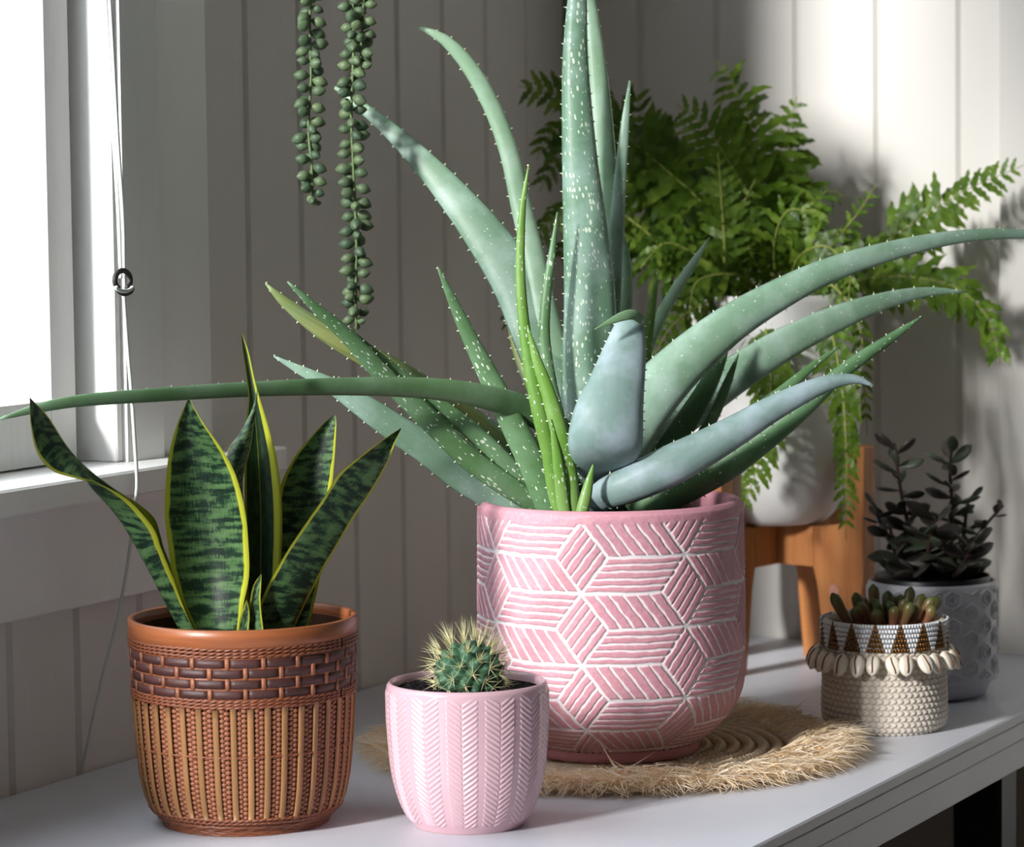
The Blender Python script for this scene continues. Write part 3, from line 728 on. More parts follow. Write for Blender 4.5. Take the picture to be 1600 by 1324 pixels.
c = t.mixc(t.ramp(sp_.outputs[1], [(.04, (1,1,1,1)), (.06, (0,0,0,1)), (.40, (0,0,0,1)), (.42, (.6,.6,.6,1)), (.44, (0,0,0,1)), (.79, (0,0,0,1)), (.82, (1,1,1,1))]), c, S(180,184,56))
t.base(c, .36, .4); t.translucent(c, .1)
M['snake2'] = t.m
C5s = C5+np.array([0, 0, zy(1000)])
sp = thing('snake_plant', C5s, 'variegated snake plant with yellow-edged banded leaves in the woven basket', 'plant')
def ribbon(rows, n=44, m=13, th=.0016, cup=0.0, mat='snake'):
    """rows: near edge x,y,d  keel x,y,d  far edge x,y,d from base to tip"""
    R = np.array(rows, float); key = (R[:, 3:5]); Rr = np.c_[key, R]
    q = resample(Rr, n)[:, 2:]
    front = []; back = []; uv = []
    L = 0; prev = None; off = random.uniform(0, 9)
    for i in range(n):
        a, k, c_ = P(*q[i, 0:3]), P(*q[i, 3:6]), P(*q[i, 6:9])
        if prev is not None: L += np.linalg.norm(k-prev)
        prev = k
        for j in range(m):
            u = j/(m-1)
            # quadratic through the three curves
            p = a*(2*(u-.5)*(u-1))+k*(-4*u*(u-1))+c_*(2*u*(u-.5))
            front.append(p); uv.append((L+off, u))
    fr = np.array(front).reshape(n, m, 3)
    du = np.gradient(fr, axis=0); dv = np.gradient(fr, axis=1); nn = np.cross(du, dv); nn /= np.linalg.norm(nn, axis=2)[:, :, None]+1e-12
    prof = np.sqrt(np.clip(1-(np.linspace(-1, 1, m))**2, 0, 1))[None, :, None]*(1-np.linspace(0, 1, n)**6)[:, None, None]
    bk_ = fr+nn*th*prof; fr = fr-nn*th*prof
    v = np.concatenate([fr.reshape(-1, 3), bk_.reshape(-1, 3)]); g = grid_faces(n, m); N = n*m
    f = [q_[::-1] for q_ in g]+[[a+N for a in q_] for q_ in g]
    for i in range(n-1): f += [[i*m, (i+1)*m, N+(i+1)*m, N+i*m][::-1], [i*m+m-1, (i+1)*m+m-1, N+(i+1)*m+m-1, N+i*m+m-1]]
    f += [[j, j+1, N+j+1, N+j] for j in range(m-1)]
    return mk('leaf', v, f, M[mat], sp, uv=uv+uv)
def simple(rows, d0, d1, cup, **kw):
    """rows: left x,y right x,y; cup: keel pushed away from (+) or towards (-) the photographer"""
    out = []; n = len(rows)
    for i, (xl, yl_, xr, yr) in enumerate(rows):
        d = d0+(d1-d0)*i/(n-1); wd = math.hypot(xr-xl, yr-yl_)/120.
        out.append((xl, yl_, d, (xl+xr)/2, (yl_+yr)/2, d+cup*wd, xr, yr, d))
    return ribbon(out, **kw)
e = D5
simple([(305,990,375,990),(287,950,380,948),(270,900,389,900),(262,850,388,850),(257,800,383,800),(260,740,368,742),(266,700,347,702),(277,662,320,664),(288,636,303,637),(295,621,295.5,621)], e-.045, e-.06, .022)
ribbon([(312,990,e-.035,286,990,e-.03,300,988,e-.02),(282,930,e-.040,255,930,e-.03,285,926,e-.02),(252,858,e-.05,225,872,e-.038,258,862,e-.025),(241,828,e-.055,192,815,e-.043,250,834,e-.028),(216,796,e-.06,166,783,e-.048,240,808,e-.03),(190,774,e-.065,147,763,e-.052,214,786,e-.034),(155,757,e-.07,136,746,e-.055,182,766,e-.04),(118,748,e-.072,125,734,e-.06,149,743,e-.045),(82,736,e-.075,100,714,e-.062,122,718,e-.05),(58,708,e-.078,76,686,e-.068,100,690,e-.055),(48,665,e-.08,58,655,e-.074,76,652,e-.062),(46,621,e-.08,46.3,621,e-.078,46.6,621,e-.076)])
simple([(388,990,428,990),(384,900,438,900),(382,800,441,800),(382,720,433,720),(385,660,419,665),(388,620,406,622),(384,580,397,588),(379,545,388,548),(377,521,378,521)], e+.0, e+.01, .022, mat='snake2')
simple([(345,990,385,990),(352,850,385,850),(350,765,380,752),(356,704,392,697),(375,676,396,666),(393,642,401,637),(402,608,402.5,608)], e-.015, e-.02, -.03)
simple([(440,990,480,990),(436,900,500,900),(434,830,507,830),(437,765,518,765),(458,718,523,715),(484,685,525,680),(507,660,525.5,662),(523,648,524,648)], e+.015, e+.03, .02)
ribbon([(388,992,e-.05,423,990,e-.044,458,985,e-.035),(414,925,e-.052,448,930,e-.044,482,935,e-.033),(446,866,e-.055,476,873,e-.045,508,886,e-.033),(478,818,e-.058,506,825,e-.047,536,838,e-.035),(511,770,e-.06,536,781,e-.049,562,796,e-.038),(530,740,e-.062,559,748,e-.051,588,757,e-.042),(562,714,e-.064,585,717,e-.055,607,720,e-.048),(598,687,e-.066,609,690,e-.054,617,693,e-.062),(626,669,e-.066,626.5,669.5,e-.064,627,670,e-.064)])
simple([(385,990,412,990),(390,945,407,940),(396,916,408,913),(408,897,408.5,897)], e-.06, e-.062, .02)
simple([(371,990,388,990),(376,965,390,962),(382,948,388,946),(385,938,385.5,938)], e-.062, e-.064, .02)
v, f = disc(C5+np.array([0, 0, zy(1000)]), rz(zy(1000))-.006, 40, 8, .003); mk('soil', v, f, M['soil'], sp)

# ------------------------------------------------------------------ cactus
zc = P(732.5, 1075, D2)[2]-BZ
cac = thing('cactus', C2+np.array([0, 0, zc]), 'small round green cactus with dense pale spines in the herringbone pot', 'cactus')
v, f = disc(C2+np.array([0, 0, zc]), 116.5*K2, 48, 14, .0025); mk('soil', v, f, M['soil'], cac)
t = NT('cactus_skin'); nz = t.noise(t.coord('Object'), 120, 3); t.base(t.ramp(nz, [(.35, S(44,84,58)), (.7, S(82,122,92))]), .45, .4); t.b.inputs['Subsurface Weight'].default_value = .0
M['cactus'] = t.m
M['spine'] = plain('cactus_spine', S(222,216,168), .5, .3); M['wool'] = plain('areole_wool', S(226,204,176), .9, .1)
cc = C2+np.array([0, 0, zc])+camr*(.0)*1; ccx = P(733, 1040, D2); cc = np.array([ccx[0], ccx[1], BZ+zc+.011])-camf*.004
Rc = 51*K2; areoles = []
n = 56; nu, nv = 120, 72; vv = []
for i in range(n):
    z_ = 1-1.55*(i+.5)/n; a = i*2.399963; r_ = sqrt(max(0, 1-z_*z_)); areoles.append((np.array([r_*cos(a), r_*sin(a), z_]), z_))
AD = np.array([q[0] for q in areoles])
for i in range(nv):
    ph = pi*(i/(nv-1))*.86
    for j in range(nu):
        a = 2*pi*j/nu; d_ = np.array([sin(ph)*cos(a), sin(ph)*sin(a), cos(ph)]); ds = np.sort(np.arccos(np.clip(AD @ d_, -1, 1)))[:2]
        h = .24*math.exp(-(ds[0]/.19)**2)
        vv.append(cc+Rc*(.86+h)*d_*np.array([1, 1, .97]))
mk('body', vv, grid_faces(nv, nu, True)+[[j for j in range(nu)]], M['cactus'], cac)
mbs = MB(); mbw = MB()
for d_, z_ in areoles:
    p = cc+Rc*1.08*d_*np.array([1, 1, .97]); up_ = norm(np.cross(d_, [.3, .8, .1])); sd_ = np.cross(d_, up_); top = max(0, z_)
    ns = 9 if z_ < .45 else 16
    for k in range(ns):
        a = 2*pi*k/ns+random.random()*.5; lean = random.uniform(.45, 1.15) if z_ < .45 else random.uniform(.1, .8)
        dd = norm(d_*(cos(lean)+top*.5)+(up_*cos(a)+sd_*sin(a))*sin(lean)+np.array([0, 0, .10])); Ls = random.uniform(20, 36)*K2*(1+.3*top)
        e1 = norm(np.cross(dd, [0, .2, 1])); e2 = np.cross(dd, e1); r_ = .00030; q0 = p-d_*.0004
        mbs.add([q0+e1*r_, q0-e1*r_*.5+e2*r_*.87, q0-e1*r_*.5-e2*r_*.87, q0+dd*Ls], [[0,1,3],[1,2,3],[2,0,3]])
    for k in range(4):
        a = k*pi/2; mbw.add([p+(up_*cos(a)+sd_*sin(a))*.0011-d_*.0006, p+(up_*cos(a+1.6)+sd_*sin(a+1.6))*.0011-d_*.0006, p+d_*.0006], [[0,1,2]])
tag(mbs.build('spines', M['spine'], cac, False), kind='stuff'); tag(mbw.build('areoles', M['wool'], cac, True), kind='stuff')

# ------------------------------------------------------------------ raffia mat
mat_ = thing('raffia_mat', G(957, 1174), 'round straw-coloured raffia mat with shaggy fringe under the carved pot', 'mat')
t = NT('raffia'); at = t.n('ShaderNodeAttribute', attribute_name='rnd'); nz = t.noise(t.coord('Object'), 160, 3)
cR = t.ramp(at.outputs['Fac'], [(0, S(236,206,162)), (.45, S(251,235,206)), (1, S(255,250,240))]); t.base(t.mixc(t.math('MULTIPLY', nz, .5), cR, S(250,232,202)), .75, .2); t.translucent(cR, .5); M['raffia'] = t.m
CM = G(957, 1174); mb = MB(); RW = .150
nring = 13
for i in range(nring):
    r_ = .008+(RW-.008)*i/(nring-1); tw = max(8, int(r_*520)); N = max(40, tw*4)
    for ph in (0, pi):
        a = np.linspace(0, 2*pi, N, endpoint=False)
        mb.add(*tube([[CM[0]+(r_+.0022*cos(q*tw+ph))*cos(q), CM[1]+(r_+.0022*cos(q*tw+ph))*sin(q), BZ+.0042+.0012*sin(q*tw+ph)] for q in a], .0029, 5, True), random.uniform(.3, .9))
v, f = disc(CM+np.array([0, 0, .0008]), RW+.02, 60, 4); mb.add(v, f, .2)
mb.build('woven_disc', M['raffia'], mat_)
mb = MB(); C6_ = G(1382, 1136)
for i in range(16000):
    a = random.uniform(0, 2*pi); lay = random.random(); r0 = RW-.004+random.uniform(0, .046); L = random.uniform(.018, .048)
    wave = .5+.5*sin(a*3.1+.8)
    lift = random.uniform(0, .6)*(1.0+.25*sin(a*5))
    dirr = np.array([cos(a), sin(a), 0]); tang = np.array([-sin(a), cos(a), 0]); sk = random.gauss(0, .95)
    p0 = np.array([CM[0], CM[1], BZ+.002+random.uniform(0, .008)])+dirr*r0
    d0_ = norm(dirr+tang*sk+Z*lift); droop = random.uniform(.2, 1.0)
    if r0+L > .222: L = max(.008, .225-r0)
    p1 = p0+d0_*L*.5; p2 = p1+norm(d0_-Z*droop+tang*random.gauss(0, .9)+dirr*random.gauss(0, .5))*L*.5
    for p in (p1, p2): p[2] = max(p[2], BZ+.0012)
    if np.hypot(p2[0]-C6_[0], p2[1]-C6_[1]) < .060 or np.hypot(p0[0]-C6_[0], p0[1]-C6_[1]) < .060: continue
    wv_ = norm(np.cross(d0_, [random.gauss(0, 1), random.gauss(0, 1), 1]))*random.uniform(.00045, .0009)
    mb.add([p0-wv_, p0+wv_, p1-wv_, p1+wv_, p2], [[0,1,3,2],[2,3,4]], random.random())
tag(mb.build('fringe', M['raffia'], mat_, False), kind='stuff')
mb = MB()
for (x_, y_, dx, dy) in ((1000,1195,32,-34),(1010,1194,22,-22),(985,1195,-3,-24),(1040,1192,14,-20),(950,1198,6,-26),(1305,1160,48,-38),(1320,1165,40,-30),(1280,1175,10,-40),(1340,1170,30,-22)):
    p0 = G(x_, y_)+Z*.004; d_ = depth_of(p0); p2 = P(x_+dx, y_+dy, d_); p1 = (p0+p2)/2+Z*.002; w_ = CR*.0005
    mb.add([p0-w_, p0+w_, p1-w_, p1+w_, p2], [[0,1,3,2],[2,3,4]], .95)
tag(mb.build('loose_straw', M['raffia'], mat_, False), kind='stuff')

# ------------------------------------------------------------------ fern
t = NT('fern_leaf'); nz = t.noise(t.coord('Object'), 60, 3); oi = t.n('ShaderNodeObjectInfo'); geo = t.n('ShaderNodeNewGeometry')
c = t.ramp(t.math('ADD', t.math('MULTIPLY', nz, .7), t.math('MULTIPLY', geo.outputs['Random Per Island'], .3)), [(.25, S(38,62,16)), (.5, S(82,114,32)), (.8, S(136,162,62))])
t.base(c, .42, .4); t.translucent(t.mixc(.5, c, S(126,154,48)), .34); M['fern'] = t.m
M['rachis'] = plain('fern_rachis', S(140,150,72), .5, .3, .15, 60)
rimz = C4[2]+out4[0][1]
fern = thing('fern', np.array([C4[0], C4[1], rimz-.02]), 'bushy bright green fern spilling over the white pot on the stand', 'plant')
f0 = D4
PIN = [0]
def pinna(base, dirv, nrm, length, wid, droop, curl):
    n = 9; lf = []; rt = []; cen = []; p = np.array(base, float); d_ = norm(dirv)
    side = norm(np.cross(nrm, d_)); k = random.uniform(0, 6)
    for i in range(n):
        u = i/(n-1); env = wid*(min(1, .6+u*2.2))*(1-u**3.2)+.00015
        l_ = env*(1+.30*sin(i*2.9+k)); r_ = env*(1+.30*sin(i*2.9+k+1.6)); wz = nrm*.5*env*sin(i*1.9+k)
        cen.append(p.copy()); lf.append(p+side*l_+wz); rt.append(p-side*r_-wz+nrm*.12*env)
        d_ = norm(d_-Z*droop/n+nrm*curl/n); p = p+d_*length/(n-1); nrm = norm(nrm-d_*(nrm @ d_)); side = norm(np.cross(nrm, d_))
    v = []
    for i in range(n): v += [lf[i], cen[i]-nrm*env*.12, rt[i]]
    return v, grid_faces(n, 3)
def frond(path, plen, spacing=16, tilt=0.0, face=.35, single=False, droop=.5, wid=.27, grav=0.0, mat='fern', r0=.0016):
    """path rows x, y, depth from crown to tip; plen: pinna length in px"""
    q = resample(np.array(path, float), 40); c_ = np.array([P(a, b_, d) for a, b_, d in q]); L = np.r_[0, np.cumsum(np.linalg.norm(np.diff(c_, axis=0), axis=1))]
    T = np.gradient(c_, axis=0)
    ra = mk('frond', *tube(c_, np.linspace(r0, .0004, 40), 6), M['rachis'], fern)
    px = q[0, 2]/FPX; step = spacing*px; N = int(L[-1]/step); mb = MB(); cnt = 0
    for i in range(1, N):
        s_ = i*step; u = s_/L[-1]
        if u < .10: continue
        k = min(np.searchsorted(L, s_), 39); t_ = norm(T[k]); p = np.array([np.interp(s_, L, c_[:, a]) for a in range(3)])
        vd = norm(CAM-p); up_ = norm(Z*(1-face)+vd*face); sd_ = norm(np.cross(t_, up_))
        nn = norm(np.cross(sd_, t_)); sd_, nn = cos(tilt)*sd_+sin(tilt)*nn, cos(tilt)*nn-sin(tilt)*sd_
        ln = plen*px*min(1, .45+u*2.2)*(1-max(0, u-.45)**1.5*1.75)*random.uniform(.86, 1.12); ln = max(ln, 5*px)
        for sg in (-1, 1):
            dv = sd_*sg+t_*(.32+.5*u+random.uniform(-.15, .15))+nn*random.uniform(-.3, .4)
            v_, f_ = pinna(p+sd_*sg*.0004, dv, nn*1.0, ln, max(ln*wid*.55, .0016), droop*random.uniform(.4, 1.6), random.uniform(-.9, .6))
            if single and PIN[0] < 300: mk('pinna', v_, f_, M[mat], ra); PIN[0] += 1
            else: mb.add(v_, f_)
    if mb.n: tag(mb.build('pinnae', M[mat], ra), kind='stuff')
    return ra
c0 = (1215, 452)
FR = [  # the fronds that show largest first
 ([(1205,450,f0-.01),(1185,345,f0-.03),(1140,255,f0-.05),(1095,190,f0-.06),(1055,162,f0-.06)], 78, dict(single=True, face=.75, wid=.22)),
 ([(1133,430,f0-.06),(1133,400,f0-.07),(1128,320,f0-.075),(1122,238,f0-.08)], 46, dict(single=True, face=.95, droop=.1, r0=.0022)),
 ([(1240,452,f0),(1330,415,f0-.01),(1420,355,f0-.02),(1500,302,f0-.03),(1600,258,f0-.04)], 66, dict(single=True, face=.55)),
 ([(1250,455,f0-.02),(1285,480,f0-.10),(1312,580,f0-.135),(1322,690,f0-.14),(1322,845,f0-.13)], 46, dict(single=True, face=.9, droop=1.0)),
 ([(1270,452,f0-.02),(1390,432,f0-.04),(1490,448,f0-.06),(1545,500,f0-.07),(1562,572,f0-.07)], 66, dict(single=True, face=.6, droop=1.0)),
 ([(1190,455,f0-.03),(1195,500,f0-.10),(1205,590,f0-.13),(1195,690,f0-.135),(1160,800,f0-.13)], 60, dict(single=True, face=.9, droop=.9)),
 ([(1210,450,f0),(1195,300,f0-.01),(1172,190,f0-.02),(1135,115,f0-.03),(1120,95,f0-.03)], 84, dict(single=True, face=.5, droop=1.2, wid=.19, spacing=14)),
 ([(1200,450,f0+.0),(1110,330,f0-.02),(1010,240,f0-.03),(905,158,f0-.04),(808,134,f0-.04)], 84, dict(face=.6)),
 ([(1200,452,f0+.01),(1090,360,f0),(980,270,f0+.0),(895,215,f0),(842,300,f0)], 72, dict(face=.6, droop=.8)),
 ([(1190,455,f0-.01),(1060,400,f0-.05),(960,330,f0-.07),(880,330,f0-.08),(820,400,f0-.08),(792,520,f0-.08)], 48, dict(face=.5, droop=1.2)),
 ([(1230,452,f0),(1240,300,f0),(1232,210,f0),(1245,150,f0-.01)], 60, dict(face=.4, droop=1.0)),
 ([(1240,452,f0-.02),(1300,380,f0-.05),(1335,340,f0-.06),(1372,285,f0-.06)], 36, dict(face=.3)),
 ([(1230,455,f0-.02),(1250,400,f0-.09),(1290,385,f0-.11),(1325,420,f0-.12),(1325,480,f0-.12)], 50, dict(face=.8, droop=.8)),
 ([(1190,460,f0-.03),(1110,470,f0-.09),(1050,510,f0-.11),(1012,580,f0-.12)], 46, dict(face=.9)),
 ([(1170,455,f0-.03),(1090,400,f0-.07),(1040,380,f0-.08),(1000,420,f0-.09)], 48, dict(face=.7)),
 ([(1215,455,f0-.03),(1210,380,f0-.08),(1230,330,f0-.10),(1270,330,f0-.11)], 50, dict(face=.8, droop=.6)),
 ([(1250,455,f0+.02),(1310,400,f0+.03),(1380,390,f0+.03),(1440,410,f0+.03)], 50, dict(face=.4, droop=.8)),
 ([(1180,452,f0+.02),(1080,300,f0+.03),(1010,190,f0+.04),(985,130,f0+.04)], 60, dict(face=.6, droop=.6)),
 ([(1170,455,f0),(1050,430,f0-.02),(970,400,f0-.03),(930,440,f0-.03)], 52, dict(face=.6, droop=1)),
 ([(1240,455,f0-.04),(1290,440,f0-.10),(1340,500,f0-.12),(1350,600,f0-.12),(1355,680,f0-.12)], 30, dict(face=.9, droop=1.2)),
 ([(1180,455,f0-.04),(1150,430,f0-.09),(1090,440,f0-.11),(1075,500,f0-.12)], 46, dict(face=.8)),
 ([(1210,455,f0-.02),(1175,400,f0-.06),(1160,330,f0-.07),(1180,280,f0-.07)], 50, dict(face=.7, droop=.7)),
 ([(1180,452,f0+.01),(1040,300,f0+.01),(930,215,f0+.01),(870,200,f0+.01),(838,250,f0+.01)], 70, dict(face=.7, droop=.7)),
 ([(1170,455,f0-.02),(1010,380,f0-.03),(920,350,f0-.03),(860,420,f0-.03)], 60, dict(face=.6, droop=.9)),
 ([(1225,455,f0-.02),(1250,350,f0-.03),(1290,300,f0-.02),(1330,310,f0-.01)], 48, dict(face=.4, droop=1.2)),
]
for pth, pl_, kw in FR: frond(pth, pl_, **kw)
v, f = disc(np.array([C4[0], C4[1], rimz-.012]), 119*K4, 40, 6, .003); mk('soil', v, f, M['soil'], fern)

# ------------------------------------------------------------------ hanging string of fleshy leaves
t = NT('bead_leaf'); nz = t.noise(t.coord('Object'), 3, 2); oi = t.n('ShaderNodeObjectInfo')
t.base(t.mixc(oi.outputs['Random'], S(62,82,62), S(96,114,80)), .5, .35); M['beadleaf'] = t.m
M['hangstem'] = plain('hanging_stem', S(96,116,72), .6, .3)
hd = 2.72
hang = thing('trailing_succulent', P(530, -150, hd), 'trailing succulent strands of round grey-green leaves hanging before the board wall', 'plant')
def drop_mesh():
    v = []; nu, nv = 10, 8
    for i in range(nv+1):
        u = i/nv; r_ = .56*sin(pi*u**.85)**.8*(.45+.55*u**.5) if 0 < u < 1 else .03
        for k in range(nu): a = 2*pi*k/nu; v.append((r_*cos(a), r_*sin(a), u))
    return mesh('leaf', v, grid_faces(nv+1, nu, True)+[list(range(nu))[::-1], [nv*nu+k for k in range(nu)]], M['beadleaf'])
DM = drop_mesh()
def strand(pts, d, y0, y1, nleaf, size, seed):
    rs = random.Random(seed); q = resample(np.array(pts, float), 50)
    c_ = np.array([P(a, b_, d) for a, b_ in q]); stm = mk('strand', *tube(c_, .0012, 6), M['hangstem'], hang)
    for i in range(nleaf):
        y_ = y0+(y1-y0)*(i+rs.uniform(-.3, .3))/nleaf; x_ = np.interp(y_, q[:, 1], q[:, 0]); p = P(x_, y_, d); a = i*2.2+rs.uniform(-.5, .5)
        end = min(1, (y1-y_)/60+.45)
        az = norm(np.cos(a)*camr+np.sin(a)*camf*.8+Z*rs.uniform(-.45, .15)); ax = norm(np.cross(az, Z)); ay = np.cross(az, ax); s_ = size*rs.uniform(.85, 1.15)*end*d/FPX
        inst('leaf', DM, stm, p+az*.0008, ax, ay, az, (s_*1.0, s_*1.0, s_*1.35))
hc = P(520, -150, hd+.045)
zh0, zh1 = P(520, -75, hd)[2], P(520, -245, hd)[2]
hp_ = mk('hanging_pot', *lathe([(.001, 0), (.045, 0), (.058, .012), (.064, .05), (.066, zh1-zh0), (.061, zh1-zh0), (.060, zh1-zh0-.012), (.001, zh1-zh0-.012)], (hc[0], hc[1], zh0), 64), M['whitepot'], hang)
for k in range(3):
    a = 2*pi*k/3+.4; mk('hanging_cord', *tube([[hc[0]+.0625*cos(a), hc[1]+.0625*sin(a), zh1-.002], [hc[0], hc[1], RZ-.06]], .0012, 6), M['cord'], hang)
mk('hook', *tube([[hc[0], hc[1], RZ+.002], [hc[0], hc[1], RZ-.065]], .003, 8), M['black'], hang)
strand([(496,-252),(489,-215),(488,-150),(487,-40),(484,40),(486,120),(482,200),(487,260),(489,322)], hd-.03, -240, 326, 84, 18.5, 1)
strand([(545,-254),(552,-215),(552,-150),(550,-40),(553,60),(549,180),(553,280),(557,380),(556,460),(557,515)], hd-.032, -240, 517, 110, 18.5, 2)
for k_, (xs, ye) in enumerate(((440, -60), (458, -30), (505, -25), (525, -60), (595, -35), (610, -70))):
    strand([((xs+520)/2, -252), (xs, -212), (xs, -150), (xs, ye)], hd-.02+.03*abs(xs-525)/90, -238, ye, 24, 18, 40+k_)
strand([(562,-252),(572,-210),(572,-150),(570,-30),(566,40),(563,122)], hd-.034, -240, 122, 54, 18, 3)

# ------------------------------------------------------------------ crassula in the grey pot
M['plastic'] = plain('nursery_pot', S(22,22,26), .4, .4)
cr = thing('jade_plant', C3+np.array([0, 0, P(1457, 905, D3)[2]-BZ-.01]), 'dark purple-green bushy succulent with oval leaves in the grey hexagon pot', 'plant')
zr3 = P(1457, 905, D3)[2]-BZ
mk('nursery_pot', *lathe([(90*K3, zr3-.03), (90*K3, zr3+.004), (88*K3, zr3+.0055), (86*K3, zr3+.004), (84*K3, zr3-.03)], C3, 64), M['plastic'], cr)
v, f = disc(C3+np.array([0, 0, zr3-.004]), 86*K3, 36, 6, .003); mk('soil', v, f, M['soil'], cr)
t = NT('jade_leaf'); oi = t.n('ShaderNodeObjectInfo'); nz = t.noise(t.coord('Object'), 2.5, 3)
t.base(t.mixc(nz, t.ramp(oi.outputs['Random'], [(0, S(44,26,30)), (.4, S(48,40,38)), (.65, S(58,66,52)), (1, S(76,92,66))]), S(52,52,44)), .45, .4); M['jade'] = t.m
M['jstem'] = plain('jade_stem', S(60,44,42), .7, .2)
def oval_mesh(name, mat, thick=.16, tipw=.9):
    v = []; nu, nv = 10, 9
    for i in range(nv+1):
        u = i/nv; r_ = .5*max(.02, sin(pi*min(1, u**1.25)))**.6*(.8+.2*u); 
        for k in range(nu): a = 2*pi*k/nu; v.append((r_*cos(a), r_*thick*sin(a)/.5*.5-.12*u*u*0+.10*sin(pi*u)*.3, u))
    return mesh(name, v, grid_faces(nv+1, nu, True)+[list(range(nu))[::-1], [nv*nu+k for k in range(nu)]], mat)
OV = oval_mesh('leaf', M['jade'], .30)
def jade_stem(pts, d, nl, l0, l1, seed, w0=.42):
    rs = random.Random(seed); q = resample(np.array(pts, float), 24); c_ = np.array([P(a, b_, d+dd) for a, b_, dd in q])
    s_ = mk('stem', *tube(c_, np.linspace(.0026, .0012, 24), 7), M['jstem'], cr)
    for i in range(nl):
        u = (i+.5)/nl; k = int(u*23); p = c_[k]; a = (i//2)*1.57+(i % 2)*pi+rs.uniform(-.35, .35)
        up_ = rs.uniform(.05, .75) if u < .85 else rs.uniform(.6, 1.4)
        az = norm(cos(a)*camr+sin(a)*camf+Z*up_*.8); ax = norm(np.cross(az, Z)); ay = np.cross(az, ax); rt_ = rs.uniform(-1.1, 1.1); ax, ay = cos(rt_)*ax+sin(rt_)*ay, cos(rt_)*ay-sin(rt_)*ax
        L_ = 1.55*(l0+(l1-l0)*u)*rs.uniform(.8, 1.15)*d/FPX
        inst('leaf', OV, s_, p, ax, ay, az, (L_*w0*1.25, L_*.6, L_))
g0 = D3
jade_stem([(1440,905,-.0),(1428,850,0),(1412,790,0),(1402,730,0),(1398,692,0)], g0, 26, 34, 26, 11)
jade_stem([(1478,905,0),(1486,850,0),(1488,790,0),(1484,735,0),(1488,698,0)], g0, 28, 34, 24, 12)
jade_stem([(1430,905,-.02),(1400,860,-.025),(1375,815,-.03),(1362,785,-.03)], g0, 16, 32, 18, 13)
jade_stem([(1495,905,0),(1520,850,.0),(1545,815,.0),(1568,790,0)], g0, 16, 30, 16, 14)
jade_stem([(1455,905,-.03),(1450,870,-.04),(1455,835,-.045),(1462,810,-.05)], g0, 18, 42, 30, 15, .5)
jade_stem([(1440,905,-.035),(1420,885,-.045),(1400,865,-.05)], g0, 12, 36, 26, 16, .5)
jade_stem([(1485,905,-.03),(1505,880,-.04),(1520,850,-.045)], g0, 14, 38, 26, 17, .5)
jade_stem([(1495,905,.02),(1505,840,.02),(1512,790,.02),(1518,775,.02)], g0, 14, 30, 18, 18)
jade_stem([(1410,905,.01),(1395,850,.015),(1388,800,.02)], g0, 14, 34, 22, 19)

# ------------------------------------------------------------------ crocheted pot with beads and shells
C6 = G(1382, 1136); D6 = depth_of(C6); K6 = D6/FPX
cb = thing('crochet_pot', C6, 'cream crocheted pot cover with bead collar and hanging cowrie shells', 'pot cover')
outer = pot_prof([(93, 966), (94, 985), (95, 1010), (96, 1050), (97, 1085), (97, 1110), (95, 1125), (90, 1133), (84, 1136)], 1382, D6)
ang, a6 = front_angles(C6, 460, 90); dp = dense_prof(outer, 210)
def stitches(A, SS):
    th = A-a6; yy = SS/K6; rowh = 9.2; rr = yy/rowh; row = np.floor(rr); fr_ = rr-row
    ns = 58; ph = th*ns/(2*pi)*1.0+row*.5; fx = ph-np.floor(ph)
    lump = np.abs(np.sin(pi*fx))**.6*np.abs(np.sin(pi*fr_))**.6
    vv_ = np.abs(np.sin(pi*(fx+.35*np.abs(fr_-.5)*2)))**.6*np.abs(np.sin(pi*fr_))**.5
    return .0016*(vv_-.4), vv_
t = NT('cotton_cord'); nz = t.noise(t.coord('Object'), 900, 3); at = t.n('ShaderNodeAttribute', attribute_name='mask')
t.base(t.mixc(at.outputs['Fac'], S(196,184,170), S(226,218,206)), .9, .15); t.bump(nz, .0004); M['cotton'] = t.m
relief_pot('crochet', dp, C6, ang, stitches, t.m, cb)
zt6 = outer[0][1]
mk('lining', *lathe([(94*K6, zt6), (92*K6, zt6+.0015), (87*K6, zt6+.0015), (86*K6, zt6-.002), (86*K6, zt6-.03)], C6, 80), M['cotton'], cb)
mk('underside', *lathe([(84*K6, outer[-1][1]), (80*K6, 0), (20*K6, 0)], C6, 64), M['cotton'], cb)
def ball(c_, r_, nu=7, nv=5, zs=1.38):
    v = [[c_[0], c_[1], c_[2]+r_*zs]]; f = []
    for i in range(1, nv):
        for k in range(nu): a = 2*pi*k/nu; p_ = pi*i/nv; v.append([c_[0]+r_*sin(p_)*cos(a), c_[1]+r_*sin(p_)*sin(a), c_[2]+r_*zs*cos(p_)])
    v.append([c_[0], c_[1], c_[2]-r_*zs]); n_ = len(v)-1
    for k in range(nu): f += [[0, 1+k, 1+(k+1) % nu], [n_, n_-nu+(k+1) % nu, n_-nu+k]]
    for i in range(nv-2):
        for k in range(nu): f.append([1+i*nu+k, 1+(i+1)*nu+k, 1+(i+1)*nu+(k+1) % nu, 1+i*nu+(k+1) % nu])
    return v, f
M['wbead'] = plain('white_glass_bead', S(214,218,224), .22, .5); t = NT('bronze_bead'); t.base(S(120,84,40), .25, .5); t.b.inputs['Metallic'].default_value = .75; M['bbead'] = t.m
mw = MB(); mbz = MB(); nbd = 128; ntri = 16; perb = nbd/ntri; rows_b = 6
